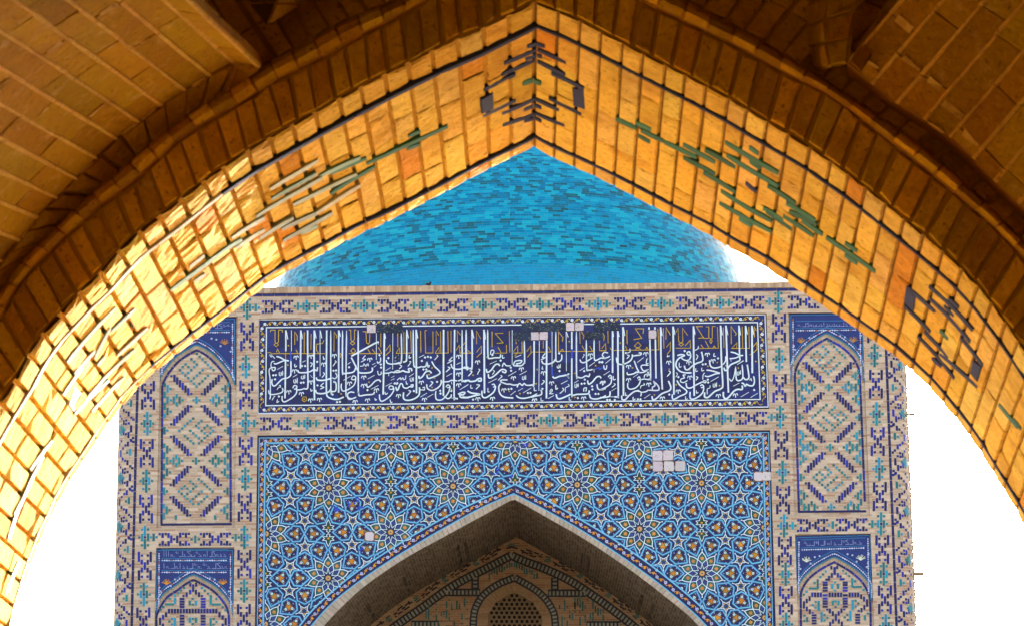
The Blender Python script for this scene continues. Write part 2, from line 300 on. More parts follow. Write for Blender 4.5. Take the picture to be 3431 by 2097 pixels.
# calligraphy of the inscription, traced stroke by stroke ("width: points"), in panel pixels per stretch of the frieze
WHITE = {
 (860,1060): """26:460,215 460,545;26:455,690 452,1000 446,1285;24:548,215 548,545;22:540,690 540,880 530,930 480,965 400,985 300,1080 260,1085 238,1040 245,980
28:697,215 690,815;26:803,215 806,800 808,1080 790,1135 740,1130;28:910,215 905,760 912,1315;24:1000,215 1000,935
12:460,215 475,265 492,360;12:697,215 710,270 722,352;12:912,215 925,270 937,347;12:1000,215 1014,270 1026,342
14:205,602 232,632 238,602 205,600 240,612 290,660;24:310,625 370,640 440,680 510,695;22:510,692 430,692 310,740 270,730;14:280,700 240,710 225,760 235,810
20:235,800 290,800 285,840 250,845 240,800;18:225,800 195,850 213,1000 216,1240 205,1300;20:325,830 415,780;15:360,870 357,920 383,925 386,875 410,920 410,850
22:190,1155 200,1210 260,1225 380,1200 415,1160 400,1120;12:350,1090 372,1080 376,1108 350,1110 318,1152;14:242,1315 275,1260 292,1250;14:330,1300 320,1350 355,1330
22:402,1245 402,1310 430,1340 480,1325 580,1260 630,1190 622,1110;20:570,1125 590,1085 630,1090 630,1130 590,1140;20:630,1152 690,1150 740,1135
16:600,740 605,790 637,770;20:570,950 640,910;15:590,985 585,1030 612,1040 615,990 640,1040 640,960;12:710,930 705,970 735,975 735,930 758,970 758,910
24:650,835 665,875 760,880 850,860 905,830 950,850 960,790;20:720,715 775,690;16:840,722 878,738 850,790;26:940,955 960,995 1060,1000 1177,970
26:930,1150 950,1200 1040,1210 1140,1180 1165,1140;16:1060,1040 1010,1090 1060,1110 1000,1140;14:850,920 880,960;16:850,1130 860,1172 882,1150;18:1045,878 1072,900 1030,960;16:1050,620 1058,672 1077,650""",
 (1090,1060): """26:22,215 17,800 18,1180 40,1260 120,1295 200,1300 290,1265;22:85,215 88,1130 110,1175 165,1160 170,1060 150,1020;28:212,215 210,1195;12:214,215 227,260 237,315
24:272,215 270,840 290,890 330,890 440,870 480,800 480,760;24:335,215 325,1150 340,1230 380,1300 490,1265;24:518,215 520,1090 525,1200 540,1245 640,1230 750,1220 775,1180
22:805,260 805,680;28:932,260 925,700 912,1225;12:934,262 944,300 952,345;22:1065,260 1062,830;28:842,395 760,430 560,540 410,620;26:408,640 440,700 510,840 540,880 640,885 720,870 745,830 735,800;12:842,395 836,435
18:110,960 150,975 185,940 160,880;24:0,985 110,962;12:150,690 172,708 152,732 118,782;22:350,750 402,715;20:285,1000 400,935
20:410,975 440,930 480,950 470,985 430,990 410,975;20:482,960 470,1040 430,1100 330,1160 270,1165 250,1110 255,1050;22:460,1195 400,1185 350,1220 370,1280 440,1290
16:637,605 590,660 635,670 560,715;16:545,780 600,770 610,740 640,780 650,750 680,770 670,730;18:740,755 788,730;18:760,795 806,765;20:820,700 830,730 870,700 870,640
22:668,980 776,920;24:650,1050 665,1110 720,1080 790,1010 850,995 872,1030;20:720,1140 840,1080;16:825,850 840,912 880,900 880,860;22:950,850 1030,800;22:900,890 1000,885 1050,870 1090,880 1120,850 1177,850;24:1000,880 1000,935
22:960,680 980,730 1060,745 1177,720;16:1150,600 1110,650 1150,660 1100,700;16:1035,960 1092,930;16:1035,1000 1092,975;20:950,1095 1052,1040
20:1000,1130 1020,1090 1070,1100 1060,1140 1010,1140;22:1076,1110 1075,1170 1010,1260 900,1330 860,1300 855,1220;15:940,1180 950,1222 987,1200;15:1020,1300 1035,1352 1057,1340;16:1110,1125 1145,1155 1177,1080;16:780,1278 790,1312 812,1300""",
 (1320,1060): """24:115,260 118,690 60,735 0,742;24:200,205 200,640 185,700 140,715;12:203,205 215,270 228,342;24:303,205 310,720 335,790 380,800 440,780;28:350,205 355,1205;12:352,205 365,270 377,345
28:783,205 780,1245;26:957,205 948,1200 965,1280 1010,1290;24:1075,205 1075,950 1060,990 1010,1010;24:1137,205 1140,740 1177,790
16:72,600 20,650 70,660 10,700;15:245,600 238,650 272,640;16:90,760 122,778 80,822;12:240,710 266,705 250,740 218,782
24:280,860 275,820 230,820 240,870 180,865 140,850 90,870 40,875 0,860;22:393,640 477,600;24:440,790 500,780 520,720 540,790 562,760;24:595,700 640,780 720,860 715,900 640,940 540,970 520,910
12:675,600 692,620 675,640 638,682;26:393,930 400,970 450,940 500,870 560,855 592,890;20:238,945 312,895;14:255,960 260,1010 285,1010 285,960 305,1010 308,950
16:48,1000 100,960 110,990 140,960 150,990 180,980 190,920;15:190,1010 200,1062 217,1050;22:28,1100 50,1160 100,1060 130,1060 150,1110 200,1125 250,1100 290,1105 300,1070 260,1080
26:152,1190 150,1280 200,1315 300,1300 390,1240 405,1150 400,1110;18:228,1160 262,1178 198,1252;18:405,1150 440,1150 480,1150 480,1110 450,1120;20:418,1265 522,1200;20:528,1270 622,1215
24:515,1060 530,1130 600,1160 690,1120 740,1060 745,990;18:578,1020 612,1038 558,1102;22:740,1030 800,1025 860,1020 910,1000 1000,1010;20:905,1020 915,1065;22:828,940 917,890;18:848,790 882,808 818,872
16:927,630 870,690 920,690 838,735;24:900,740 920,800 980,825 1060,820 1130,790 1177,800;20:988,750 1052,720;20:820,1110 850,1070 885,1100 840,1120;22:887,1100 860,1190 790,1280 740,1310 670,1300 655,1220 665,1170
22:790,1250 850,1290 900,1260 905,1220;20:905,1280 960,1280;26:1010,1220 1080,1190 1120,1195 1090,1230 1040,1230 1060,1270 1177,1275;22:1038,1150 1172,1070;20:1060,1000 1090,1020 1130,1000 1177,1010""",
 (1550,1060): """24:57,205 62,780 90,810;26:148,205 150,770 120,810 70,815 0,800;12:150,205 163,270 178,345;30:338,205 342,700 345,1205;12:342,205 355,280 364,360;24:395,205 400,610 430,655 510,645 590,640 600,590
22:782,210 782,755;24:972,370 978,690 970,730 920,770 800,770;26:1128,380 1125,1030 1100,1070 1050,1080;18:113,850 147,868 88,937;12:250,820 272,840 250,870 233,912
26:0,1000 40,1020 90,1000 120,1020 200,1010 240,980 290,970 290,1010 240,1010;22:0,1120 92,1065;15:130,1070 130,1122 162,1120;18:218,1070 267,1080 208,1142
28:78,1168 140,1200 270,1220 200,1240 80,1270 0,1265;20:460,1070 490,1060 510,1090 480,1110;24:522,1090 500,1170 440,1230 360,1275 310,1250 305,1160;22:408,1040 537,975;15:400,1120 400,1182 427,1180
16:440,600 450,530 490,530 490,570 450,600;12:373,640 420,600;15:630,600 630,652 662,640;20:428,745 537,695;26:373,820 390,875 450,840 510,760 560,745 587,775
24:405,900 420,965 500,930 600,840 650,830 685,850 670,880 620,860;14:478,840 502,860 468,912;20:625,790 650,730 690,770 760,770;22:800,770 830,700 930,690 910,730 850,740 870,760
20:828,640 927,600;22:718,935 847,860;20:898,915 1012,855;14:945,935 945,985 970,985 970,935 995,985 995,920;22:1050,1080 1000,1075 970,1050 940,1080 900,1050 870,1080 860,1112
24:870,1070 800,1075 750,1060 700,1060 640,1040 600,1020 620,995 712,995;26:600,1050 570,1110 590,1210 660,1265 800,1280;12:600,920 622,940 600,960 558,1002;20:753,1235 837,1170;20:873,1170 952,1125;20:953,1200 1082,1120
24:845,1235 880,1270 960,1285 1080,1260 1177,1210;15:1130,1110 1130,1162 1162,1160""",
 (1780,1060): """24:128,375 120,1165;28:243,370 240,1285;24:328,235 328,790;26:335,940 370,965 440,940 500,930 560,920 590,960 572,912 600,900;22:388,235 388,640 400,700 450,700 480,660 480,590;24:550,235 555,855;12:552,235 568,280 582,325
26:640,235 640,510;26:640,652 640,1200 660,1235 720,1222 790,1220 900,1210 912,1160;24:712,235 715,900 735,950 800,960 860,930 910,940 922,890;22:868,365 875,800 900,840 970,830;22:992,365 995,660 1040,680 1100,650 1177,660
18:222,570 175,640 225,640 148,680;26:163,690 190,735 260,745 340,720 380,670;12:410,770 410,800 435,805 435,760 455,800 460,740;15:180,780 170,822 192,820;18:178,1000 207,1020 158,1072
24:0,1270 60,1250 150,1230 165,1190 150,1150;15:50,1120 50,1162 87,1160;15:155,1270 155,1322 192,1320;16:290,1180 320,1140 330,1170 290,1210 352,1210;22:263,1290 357,1240
22:468,1060 572,1005;20:388,1070 390,1140 422,1120;18:488,1120 512,1150 448,1212;14:580,1060 597,1090 540,1120 540,1192;26:393,1220 410,1280 460,1290 560,1250 622,1220;15:600,1260 600,1312 632,1310
22:678,1045 747,1000;14:690,1060 690,1110 715,1110 718,1060 740,1100 740,1050;18:830,1180 830,1130 870,1120 860,1180;22:763,850 842,800;24:888,1000 905,1060 960,1030 1030,950 1080,940 1102,970
10:820,590 837,600 820,630 808,652;22:768,670 790,715 850,715 970,640;22:913,780 1002,715;20:990,820 990,872;24:1038,1060 1050,1130 1100,1150 1177,1130;26:918,1220 940,1280 1020,1295 1120,1270 1177,1240""",
 (2010,1060): """28:200,225 200,885;12:202,225 210,270 217,315;28:283,225 285,770 290,1220 280,1260 230,1260;12:286,225 295,270 305,320;30:365,165 368,700 372,1245;12:368,165 382,230 394,305;26:775,165 775,205;26:788,355 800,930 790,980 750,988
26:868,165 868,205;26:875,355 885,970;28:958,165 965,700 985,1145;12:962,165 973,230 983,305;22:130,570 70,560 40,600 80,650 160,622;20:0,650 60,660;22:88,735 172,665;20:60,760 70,820 100,820 110,760;20:58,920 157,855
20:130,950 160,920 185,950 150,970;22:187,960 170,1050 90,1110 0,1150;15:210,930 215,992 252,980;15:218,1050 242,1068 188,1112;18:183,1170 262,1120;24:0,1270 60,1270 150,1250 160,1170;20:150,1260 230,1260
24:260,640 280,730 360,750 470,700 510,640 510,590;22:510,620 570,610 640,600 650,570 610,570;16:428,600 462,615 423,662;12:470,500 476,550 428,572;22:588,720 692,640;16:740,660 733,740 767,730
24:540,690 580,800 610,870 560,870;22:430,870 440,910 520,900 580,870;20:770,765 680,760 650,790 690,850 760,830 700,870 620,880;18:523,955 602,900;20:750,988 700,980 650,990;16:700,960 705,920 745,905 745,945
20:590,970 620,945 635,980 600,995;22:642,990 620,1060 560,1120 480,1140 440,1110 440,1040;26:345,1240 350,1300 400,1305 450,1250 540,1180 620,1160;20:560,1170 640,1180 652,1220 640,1252;20:650,1190 720,1180 770,1150
22:770,1155 870,1160 930,1150 920,1090 850,1020 870,1080 830,1110 830,1150;14:690,1045 702,1070 650,1090 640,1132;20:698,1285 797,1220;15:525,1260 525,1312 562,1290;15:405,1190 405,1242 432,1230
26:820,1250 840,1310 900,1280 980,1210 1100,1160 1117,1100 1080,1010;14:1070,600 1065,630 1102,612;18:1085,850 1112,878 1058,942""",
 (2240,1060): """30:72,155 78,700 85,1225;12:76,155 90,220 102,285;28:393,150 398,700 405,1245;12:396,150 408,215 418,285;28:820,140 835,700 855,1060 830,1130 740,1170 690,1210 620,1270 570,1260 570,1190;12:824,140 838,220 848,295;28:905,140 925,700 945,1195;12:909,140 924,220 937,295
26:1110,140 1120,600 1125,680 1080,710 990,750 950,790 930,830 890,845 875,800;12:1114,140 1126,220 1138,295;26:140,610 200,595 250,610 170,650 125,710 120,780 170,850 250,880 362,882;22:200,650 260,685 320,680 350,620 330,550 290,570 310,600 350,602
12:470,460 465,500 413,532;16:433,595 462,620 433,682;26:520,550 540,640 530,700 450,730 380,770 310,830 265,825 250,770;15:170,720 170,792 207,780;15:430,810 430,862 462,850;15:525,800 525,852 562,840;15:720,570 714,622 747,620
24:645,680 660,770 710,805 780,800 830,780;24:978,555 1050,570 1130,610 1177,605;22:1120,622 1050,650 960,660;18:980,670 990,705;20:900,620 900,690 870,740 850,750;20:1088,750 1177,690
26:598,840 680,850 812,890;22:810,892 740,900 630,940 570,930;16:570,880 545,920 540,990;20:540,1010 590,1010 580,1040 530,1020;24:278,1040 290,1110 350,1120 440,1070 540,1022;22:663,1020 792,945;14:705,1050 705,1100 730,1105 733,1050 755,1100 758,1030
14:655,1080 650,1120 612,1140 610,1225;20:500,1090 530,1070 555,1100 510,1120;24:557,1110 540,1190 470,1260 380,1300 340,1270 340,1180;15:440,1160 440,1202 472,1190;24:130,1000 180,1080 280,1160 270,1210 180,1250 90,1300 60,1280 60,1220
14:115,880 142,900 113,952;18:272,915 230,920 250,960 200,980 190,1020 240,1035 302,1000;16:433,940 462,960 428,1002;15:270,1250 270,1302 302,1290""",
 (2340,1050): """26:745,190 750,500 757,760;12:749,190 762,260 772,330;30:845,190 848,600 851,935;12:849,190 862,260 872,335;18:488,1020 520,1060 560,990 590,830;24:590,860 600,1030 650,1050 700,1000 690,800;26:700,990 740,1035 790,1020 795,960 770,800
14:615,910 615,960 640,960 640,910 665,950 665,890;20:613,800 717,740;24:870,980 885,1060 860,1130 800,1130 760,1110 740,1140 710,1100 680,1090;14:808,1050 830,1020 842,1062;28:690,1130 690,1190 620,1190 560,1220 480,1310 430,1340 395,1300 395,1230
20:548,1140 647,1090;20:668,1310 797,1235;20:823,1320 937,1250""",
}
BLUE = {(860,1060):"22:538,548 538,690",(1780,1060):"24:328,795 330,930;26:640,512 640,650;16:1005,830 1060,800 1080,830 1120,800 1177,820"}
DOTS = {
 (860,1060):"262,922 302,918 350,1255 700,1040 740,1035 715,775 765,775 955,710 960,1080 290,985",
 (1090,1060):"130,850 170,845 375,795 855,605 875,750 880,800 665,1155 995,650 1100,1050 1135,1045 140,1025 185,1345 230,1340 115,1225",
 (1320,1060):"490,640 535,630 580,640 440,695 465,830 510,830 10,1050 45,1055 315,1170 680,1025 730,1165 735,1210 905,1170",
 (1550,1060):"165,1305 600,690 760,800 765,850 725,1140 770,1135 1030,1200 1070,1200 470,602",
 (1780,1060):"440,575 445,855 175,1135 795,1055 840,1050 735,1280 835,855 960,1095 965,1145 845,990 1075,715 1115,715 1015,1215 1060,1215",
 (2010,1060):"0,715 40,715 115,1310 155,1310 235,1310 410,570 760,880 775,912 600,1300 640,1300 1095,1225",
 (2240,1060):"255,540 540,750 585,745 780,655 620,990 625,1035 155,950",
 (2340,1050):"880,1200"}
FLEUR = {
 (860,1060):"620,635 855,620 1055,745 595,850 505,1180 705,1210 850,1310 990,1300 855,1025",
 (1090,1060):"140,610 700,670 605,950 600,1080 805,1150 380,1045 470,1335 665,1310",
 (1320,1060):"70,1240 430,1030 480,1300 1020,620 1020,900 1020,1070",
 (1550,1060):"235,710 240,1290 470,1285 800,960 650,1150 925,820 1135,1310",
 (1780,1060):"190,880 320,1040 50,1310 825,1280 1120,1040 930,600",
 (2010,1060):"50,1030 450,780 450,990 725,580 770,1060 985,1280 1085,715",
 (2240,1060):"610,590 320,720 700,690 335,950 150,1170 785,1240 1055,1230",
 (2340,1050):""}
GOLD = {
 (860,1060): "215,240 225,210 290,210 290,400 310,420;405,250 405,210 345,210 345,400 310,420;310,410 345,440 310,470 275,440 310,410;165,565 215,565 245,585;250,580 1080,580;310,560 330,510 360,570;600,440 600,240 640,300 640,380;750,245 750,580;860,270 855,520;1060,370 1040,420 950,430 940,520 980,580;620,520 650,580;455,560 455,680;735,1260 780,1265 790,1310 750,1340 715,1310 735,1260",
 (1090,1060): "135,545 140,240 180,300 175,340;370,210 400,210 405,370 430,400 460,360 460,210 490,210;430,380 465,415 430,445 395,415 430,380;370,580 890,580;440,490 480,540 440,575 400,540 440,490;590,235 640,235 650,410 680,430 700,400 700,270;670,510 710,575;740,510 790,575;835,480 890,575;875,265 875,480;950,540 1020,440 1025,540 950,610;1140,265 1145,480;1115,575 1177,575;230,570 255,600 235,640",
 (1320,1060): "60,260 60,480;30,575 275,570 265,220;155,240 160,560;35,570 85,490 90,560;420,220 425,560;520,215 490,220 500,570 615,570 615,230;665,450 665,225 710,300;650,570 710,480 715,560;650,575 855,570 850,225;735,230 740,565;900,220 900,560;1000,400 1000,220 1050,290;980,530 1030,450 1040,570 1177,570;1050,490 1130,400",
 (1550,1060): "0,575 175,575;30,490 130,570;220,430 220,225 285,350;220,560 295,460 295,570 220,640;465,235 465,480;640,260 515,265 640,410 540,420;505,575 695,570 690,440;560,480 610,570;735,225 745,560;845,390 845,430;935,390 940,570 800,570;800,550 870,460 870,560 820,620;1010,550 1075,460 1080,570 1020,640",
 (1780,1060): "0,555 310,555 270,470;190,380 190,500;860,545 430,545 430,235 500,330 490,390;460,540 490,510 510,540;800,455 850,540;920,460 970,545 880,548;765,235 770,430;790,235 830,300 820,350;1075,375 1080,535 1177,535",
 (2010,1060): "0,535 95,530 90,420 30,500;125,220 130,420;45,260 70,310 60,380;160,490 190,530;220,530 930,520 915,190;400,460 430,525;425,210 430,430;680,270 690,190 560,190 660,340 530,360;600,400 650,450 600,500 545,460 600,400;560,515 600,480 640,515;720,515 740,480 760,515;1000,180 1010,500;1040,360 1045,170 1110,290;1050,480 1115,400 1110,530 1060,590",
 (2240,1060): "0,230 30,290;115,250 150,180 160,390 200,420 225,390 220,180 300,295;200,400 235,435 200,465 165,435 200,400;110,495 345,495 340,370 260,460;540,155 440,155 550,330 470,340;550,342 630,340;590,160 635,160 635,330 670,350 690,340 690,155 740,155;665,350 690,380 670,420 650,390 665,350;770,160 785,495 480,500;510,440 550,495;580,380 640,495;700,490 720,460 740,490;865,170 875,490;990,430 985,155 1070,270 1050,300;1000,495 1080,410 1075,490",
 (2340,1050): "690,205 700,540;795,205 805,545 520,545;885,370 880,205 915,270;865,520 920,450 925,560 870,610 810,650"}
# ------------------------------------------------------------------ ground
T = NT("courtyard_stone", .9); p = T.pos(); n = T.noise(p, .6, 6)
T.l(T.ramp(n, [(.3, (.20, .15, .10)), (.7, (.27, .21, .14))]), T.b.inputs["Base Color"])
g = MB(); g.poly([(-900, -300, 0), (900, -300, 0), (900, 1800, 0), (-900, 1800, 0)]); tag(g.build("ground", T.m), kind="structure")
T = NT("bounce_paving_stone", .9); p = T.pos(); n = T.noise(p, .9, 6)
T.l(T.ramp(n, [(.3, (.52, .39, .23)), (.7, (.62, .49, .30))]), T.b.inputs["Base Color"])
g = MB(); g.poly([(-70, 7.75, .006), (90, 7.75, .006), (90, 32, .006), (-70, 32, .006)]); tag(g.build("bounce_paving", T.m), kind="structure")  # unseen pale strip added to bounce sunlight onto the arch reveal

# ------------------------------------------------------------------ mosque portal
portal = empty("mosque_portal", "tall tiled brick portal with a blue inscription frieze under the turquoise dome", "building")
NAVY, NAVY2, BLUEB, TURQ, TEAL, CYAN = lin(30, 38, 92), lin(24, 32, 78), lin(38, 52, 140), lin(40, 140, 165), lin(38, 112, 118), lin(25, 140, 180)
WHITEG, LBLUE, MBLUE, ORANGE, GOLDC, GREEN, LILAC = lin(214, 232, 242), lin(112, 186, 222), lin(26, 82, 138), lin(216, 146, 36), lin(196, 160, 44), lin(26, 84, 74), lin(150, 165, 215)
PALE = lin(196, 178, 158)
DARKB = lambda: jit(random.choice([lin(32, 36, 120), lin(28, 32, 92), lin(38, 48, 158), lin(30, 36, 108)]), .15)
TURQS = lambda: jit(random.choice([lin(32, 124, 132), lin(34, 134, 150), lin(30, 108, 118), lin(30, 146, 182)]), .12)

def X(px, py): return P(px, py, 54).x
def Z(px, py): return P(px, py, 54).z
ZT = Z(1725, 961)
xTL, xA, xB, xC = X(447, 1750), X(530, 1500), X(790, 1500), X(862, 1459)
xD, xE, xF, xTR = X(2580, 1441), X(2647, 1250), X(2897, 1250), X(2979, 1400)
w = MB(); B = 54.35
for x0, x1, z0, z1 in ((xTL, xA, 0, ZT), (xB, xC, 0, ZT), (xD, xE, 0, ZT), (xF, xTR, 0, ZT),
        (xA, xB, Z(660, 1062), ZT), (xA, xB, Z(660, 1833), Z(660, 1767)), (xA, xB, 0, 2.2),
        (xE, xF, Z(2770, 1047), ZT), (xE, xF, Z(2790, 1788), Z(2790, 1724)), (xE, xF, 0, 2.2),
        (xC, xD, Z(866, 1068), ZT), (xC, xD, Z(863, 1457), Z(863, 1386))):
    w.box(x0, x1, 54.0, B, z0, z1)
# side walls, back and roof of the portal block
w.poly([(xTL - .41, 54.41, 0), (xTL - .41, 62, 0), (xTL - .41, 62, ZT), (xTL - .41, 54.41, ZT)], uv=[(0, 0), (7.6, 0), (7.6, ZT), (0, ZT)])
w.poly([(xTR + .41, 54.41, 0), (xTR + .41, 62, 0), (xTR + .41, 62, ZT), (xTR + .41, 54.41, ZT)], uv=[(0, 0), (7.6, 0), (7.6, ZT), (0, ZT)])
w.poly([(xTL - .41, 62, 0), (xTR + .41, 62, 0), (xTR + .41, 62, ZT), (xTL - .41, 62, ZT)], uv=[(0, 0), (17, 0), (17, ZT), (0, ZT)])
w.poly([(xTL - .2, B - .1, ZT - .02), (xTR + .2, B - .1, ZT - .02), (xTR + .2, 62, ZT - .02), (xTL - .2, 62, ZT - .02)], uv=[(0, 0), (17, 0), (17, 8), (0, 8)])
w.build("wall", M_WALL, portal)
c = MB(); zc = Z(1725, 975)
c.box(xTL - .02, xTR + .02, 53.965, B, zc, ZT + .035, turn=True)
c.build("coping", M_COPE, portal)

# grid motifs of glazed brick set in the brickwork
def tiles(sh, cx, cy, cells, tilt=-.0095, pu=9.7, pv=8.85):
    for i, r0, r1, kind in cells:
        x = cx + i * pu + ru(-.5, .5); y = cy + (r0 + r1) / 2 * pv + i * pu * tilt + ru(-.5, .5)
        h = (r1 - r0) * pv + 7.4
        col = DARKB() if kind == 'd' else TURQS()
        sh.rect(x, y, 10, h + 2.6, jit(PALE, .1), 1.5, tilt); sh.rect(x, y, 8.1, h + .3, col, 4, tilt)
def mir(l): return l + [(-i, a, b, k) for i, a, b, k in l if i]
H_V = mir([(0, -1, 1, 'd'), (1, -2, -1, 'd'), (1, 1, 2, 'd'), (1, -4, -4, 'd'), (1, 4, 4, 'd'), (2, -5, -2, 'd'), (2, 2, 5, 'd')])
D_V = mir([(0, -4, -1, 't'), (0, 0, 0, 'd'), (0, 1, 4, 't'), (1, -1, 1, 't'), (1, -3, -3, 't'), (1, 3, 3, 't'), (2, 0, 0, 't')])
D_R = D_V + [(3, -1, 1, 't'), (4, 0, 0, 't')]
D_L = D_V + [(-3, -1, 1, 't'), (-4, 0, 0, 't')]
H_H = mir([(0, 0, 0, 'd'), (1, -1, 1, 'd'), (2, 1, 2, 'd'), (2, -2, -1, 'd'), (3, 2, 2, 'd'), (3, -2, -2, 'd'), (4, 1, 2, 'd'), (4, -2, -1, 'd'), (5, 2, 2, 'd'), (5, -2, -2, 'd')])
D_H = mir([(0, -2, -1, 't'), (0, 0, 0, 'd'), (0, 1, 2, 't'), (1, -1, 1, 't'), (2, 0, 0, 't'), (3, -1, 1, 't'), (4, 0, 0, 't')])
D_S = mir([(0, -1, 1, 't'), (1.25, 0, 0, 't')])
ms = Sheet(54.0)
BANDS = [(1027.5, -.0086, "930h 1027d 1123h 1220d 1318h 1416d 1517h 1618d 1715h 1809d 1904h 2004d 2110h 2216d 2318h 2413d 2508h 700h 630s 563h 2692h 2764s 2836h"),
         (1418, -.0115, "924h 1030d 1138h 1242d 1349h 1451d 1550h 1648d 1750h 1842d 1941h 2035d 2130h 2228d 2325h 2420d 2518h"),
         (1804, -.004, "584h 654s 722h"), (1781, -.0125, "2723h 2790s 2854h")]
for y0, sl_, s_ in BANDS:
    for t_ in s_.split():
        x = float(t_[:-1]); tiles(ms, x, y0 + sl_ * (x - 930), {'h': H_H, 'd': D_H, 's': D_S}[t_[-1]])
VB = [("828:1031D 828:1127h 824:1227d 825:1322h 823:1417D 823:1510h 822:1603d 820:1698h 819:1799E 819:1889h 818:1978d 817:2070h 817:2160d"),
      ("499:1031d 498:1127h 497:1227d 496:1323h 494:1418d 492:1517h 490:1610d 489:1704h 486:1799D 485:1895h 482:1990d 480:2082h"),
      ("2608:1010E 2610:1099h 2611:1202d 2612:1300h 2614:1396E 2618:1490h 2622:1581d 2624:1674h 2627:1760D 2630:1844h 2632:1922d 2633:2010h 2634:2090d"),
      ("2929:1005d 2929:1100h 2930:1190d 2935:1286h 2937:1386d 2941:1478h 2946:1570d 2948:1662h 2952:1754E 2956:1839h 2961:1922d 2965:2008h 2968:2095d")]
for s_ in VB:
    for t_ in s_.split():
        a, b = t_[:-1].split(':'); tiles(ms, float(a), float(b), {'h': H_V, 'd': D_V, 'D': D_R, 'E': D_L}[t_[-1]])
# upright blue lines beside the towers, and the one under the coping
for l_ in ([(470, 1000), (455, 1500), (441, 2097), (430, 2600)], [(2962, 1000), (2970, 1200), (3004, 2097), (3020, 2600)]):
    for (p0, _), (p1, _) in zip(along(l_, np.arange(0, 1590, 38)), along(l_, np.arange(36.6, 1600, 38))):
        ms.ribbon([p0, p1], 8.5, jit(lin(32, 38, 92), .15), 4)
for i in range(62):
    x = 470 + i * 41; y = 993 - .0105 * (x - 880) - 4
    ms.rect(x + 20, y - .2, 40.2, 8.5, jit(lin(34, 46, 122), .12), 4, -.0105)
ms.build("glazed_bricks", M_MOSAIC, portal)

# ---- round corner towers
RT_ = .415
def tower(side, xl, beams):
    m = MB(); n = 14
    for i in range(n):
        a0, a1 = math.pi / 2 * i / n, math.pi / 2 * (i + 1) / n
        q = [(xl + side * RT_ * math.sin(a), 54 + RT_ - RT_ * math.cos(a)) for a in (a0, a1)]
        uv = [(xl + side * RT_ * a0, 0), (xl + side * RT_ * a1, 0), (xl + side * RT_ * a1, ZT), (xl + side * RT_ * a0, ZT)]
        m.poly([(*q[0], 0), (*q[1], 0), (*q[1], ZT), (*q[0], ZT)], uv=uv)
        m.poly([(*q[0], ZT), (*q[1], ZT), (xl, 54 + RT_, ZT)], uv=[(0, 0), (.1, 0), (0, .3)])
    # ragged brick ends of a broken edge catching the light
    z = 2.0 if side > 0 else 99
    while z < ZT - .05:
        h = .053; a = ru(1.25, 1.52)
        x, y = xl + side * (RT_ + ru(-.006, .006)) * math.sin(a), 54 + RT_ - RT_ * math.cos(a)
        m.box(x - .03, x + .03, y - .02, y + .1, z, z + h * .8); z += h
    o = m.build("corner_tower", M_WALL, portal)
    R = RT_ * 1e3
    def fn(a, py, lv):
        th = a / 68.8; r = RT_ + lv * .001
        return Vector((xl + side * r * math.sin(th), 54 + RT_ - r * math.cos(th), Z(1715, py)))
    s = Sheet(fn=fn)
    def off(v): return math.asin(min(.995, max(.02, v / 172.0))) * 68.8
    PAT = [(16, 112, 's'), (33, 103, 's'), (60, 55, 'b'), (83, 42, 's'), (105, 27, 'b'), (126, 95, 's'), (141, 120, 's'),
           (20, 78, 's'), (38, 95, 's'), (63, 127, 'b'), (85, 137, 's'), (108, 160, 's'), (85, -45, 's'), (105, -60, 'b'), (83, -75, 's'), (126, -95, 's'), (141, -120, 's'), (60, 35, 's'),
           (20, -78, 's'), (38, -95, 's'), (63, -127, 'b'), (85, -145, 's'), (108, -160, 's'), (38, 0, 'B'), (60, -48, 's'),
           (43, 197, 'T'), (68, 200, 't'), (128, 200, 'B'), (154, 200, 'B'), (110, 245, 's'),
           (128, -2, 'T'), (112, 0, 'T'), (145, 0, 'T'), (96, 0, 't'), (133, 25, 't'), (133, -27, 't'), (158, 0, 't'), (128, 40, 't'), (128, -42, 't')]
    yb = (1585 if side < 0 else 1395) - 163.2 * 4
    for k in range(10):
        for o_, dy, t in PAT:
            h = {'s': 7, 't': 7, 'b': 16, 'B': 23, 'T': 22}[t]; col = TURQS() if t in 'tT' else DARKB()
            y = yb + 163.2 * k + dy / 2.525
            if Z(1715, y) < .2 or Z(1715, y) > ZT - .15: continue
            a = off(o_); s.rect(a, y, 10.4, h + 3.4, jit(PALE, .1), 1.5); s.rect(a, y, 8.2, h + 1.0, col, 4)
    s.build("glazed_bricks", M_MOSAIC, o)
    for px, py, ln, r in beams:
        q = P(px, py, 54.3); b = MB()
        x0 = xl + side * .3; x1 = q.x; k = 9
        for i in range(k):
            a0, a1 = 2 * math.pi * i / k, 2 * math.pi * (i + 1) / k
            r0, r1 = r * ru(.9, 1.1), r * ru(.85, 1.1)
            f = lambda x, a, rr: (x + ru(-.012, .012), 54.32 + rr * math.cos(a), q.z + rr * math.sin(a))
            pa, pb, pc, pd = f(x0, a0, r), f(x1, a0, r0), f(x1, a1, r0), f(x0, a1, r)
            b.poly([pa, pb, pc, pd], jit((.20, .145, .095), .2)); b.poly([pb, pc, (x1, 54.32, q.z)], (.25, .19, .13))
        b.build("wooden_beam", M_WOOD, o)
tower(-1, xTL, [])
tower(1, xTR, [(3066, 1387, 0, .03), (3093, 1920, 0, .036)])

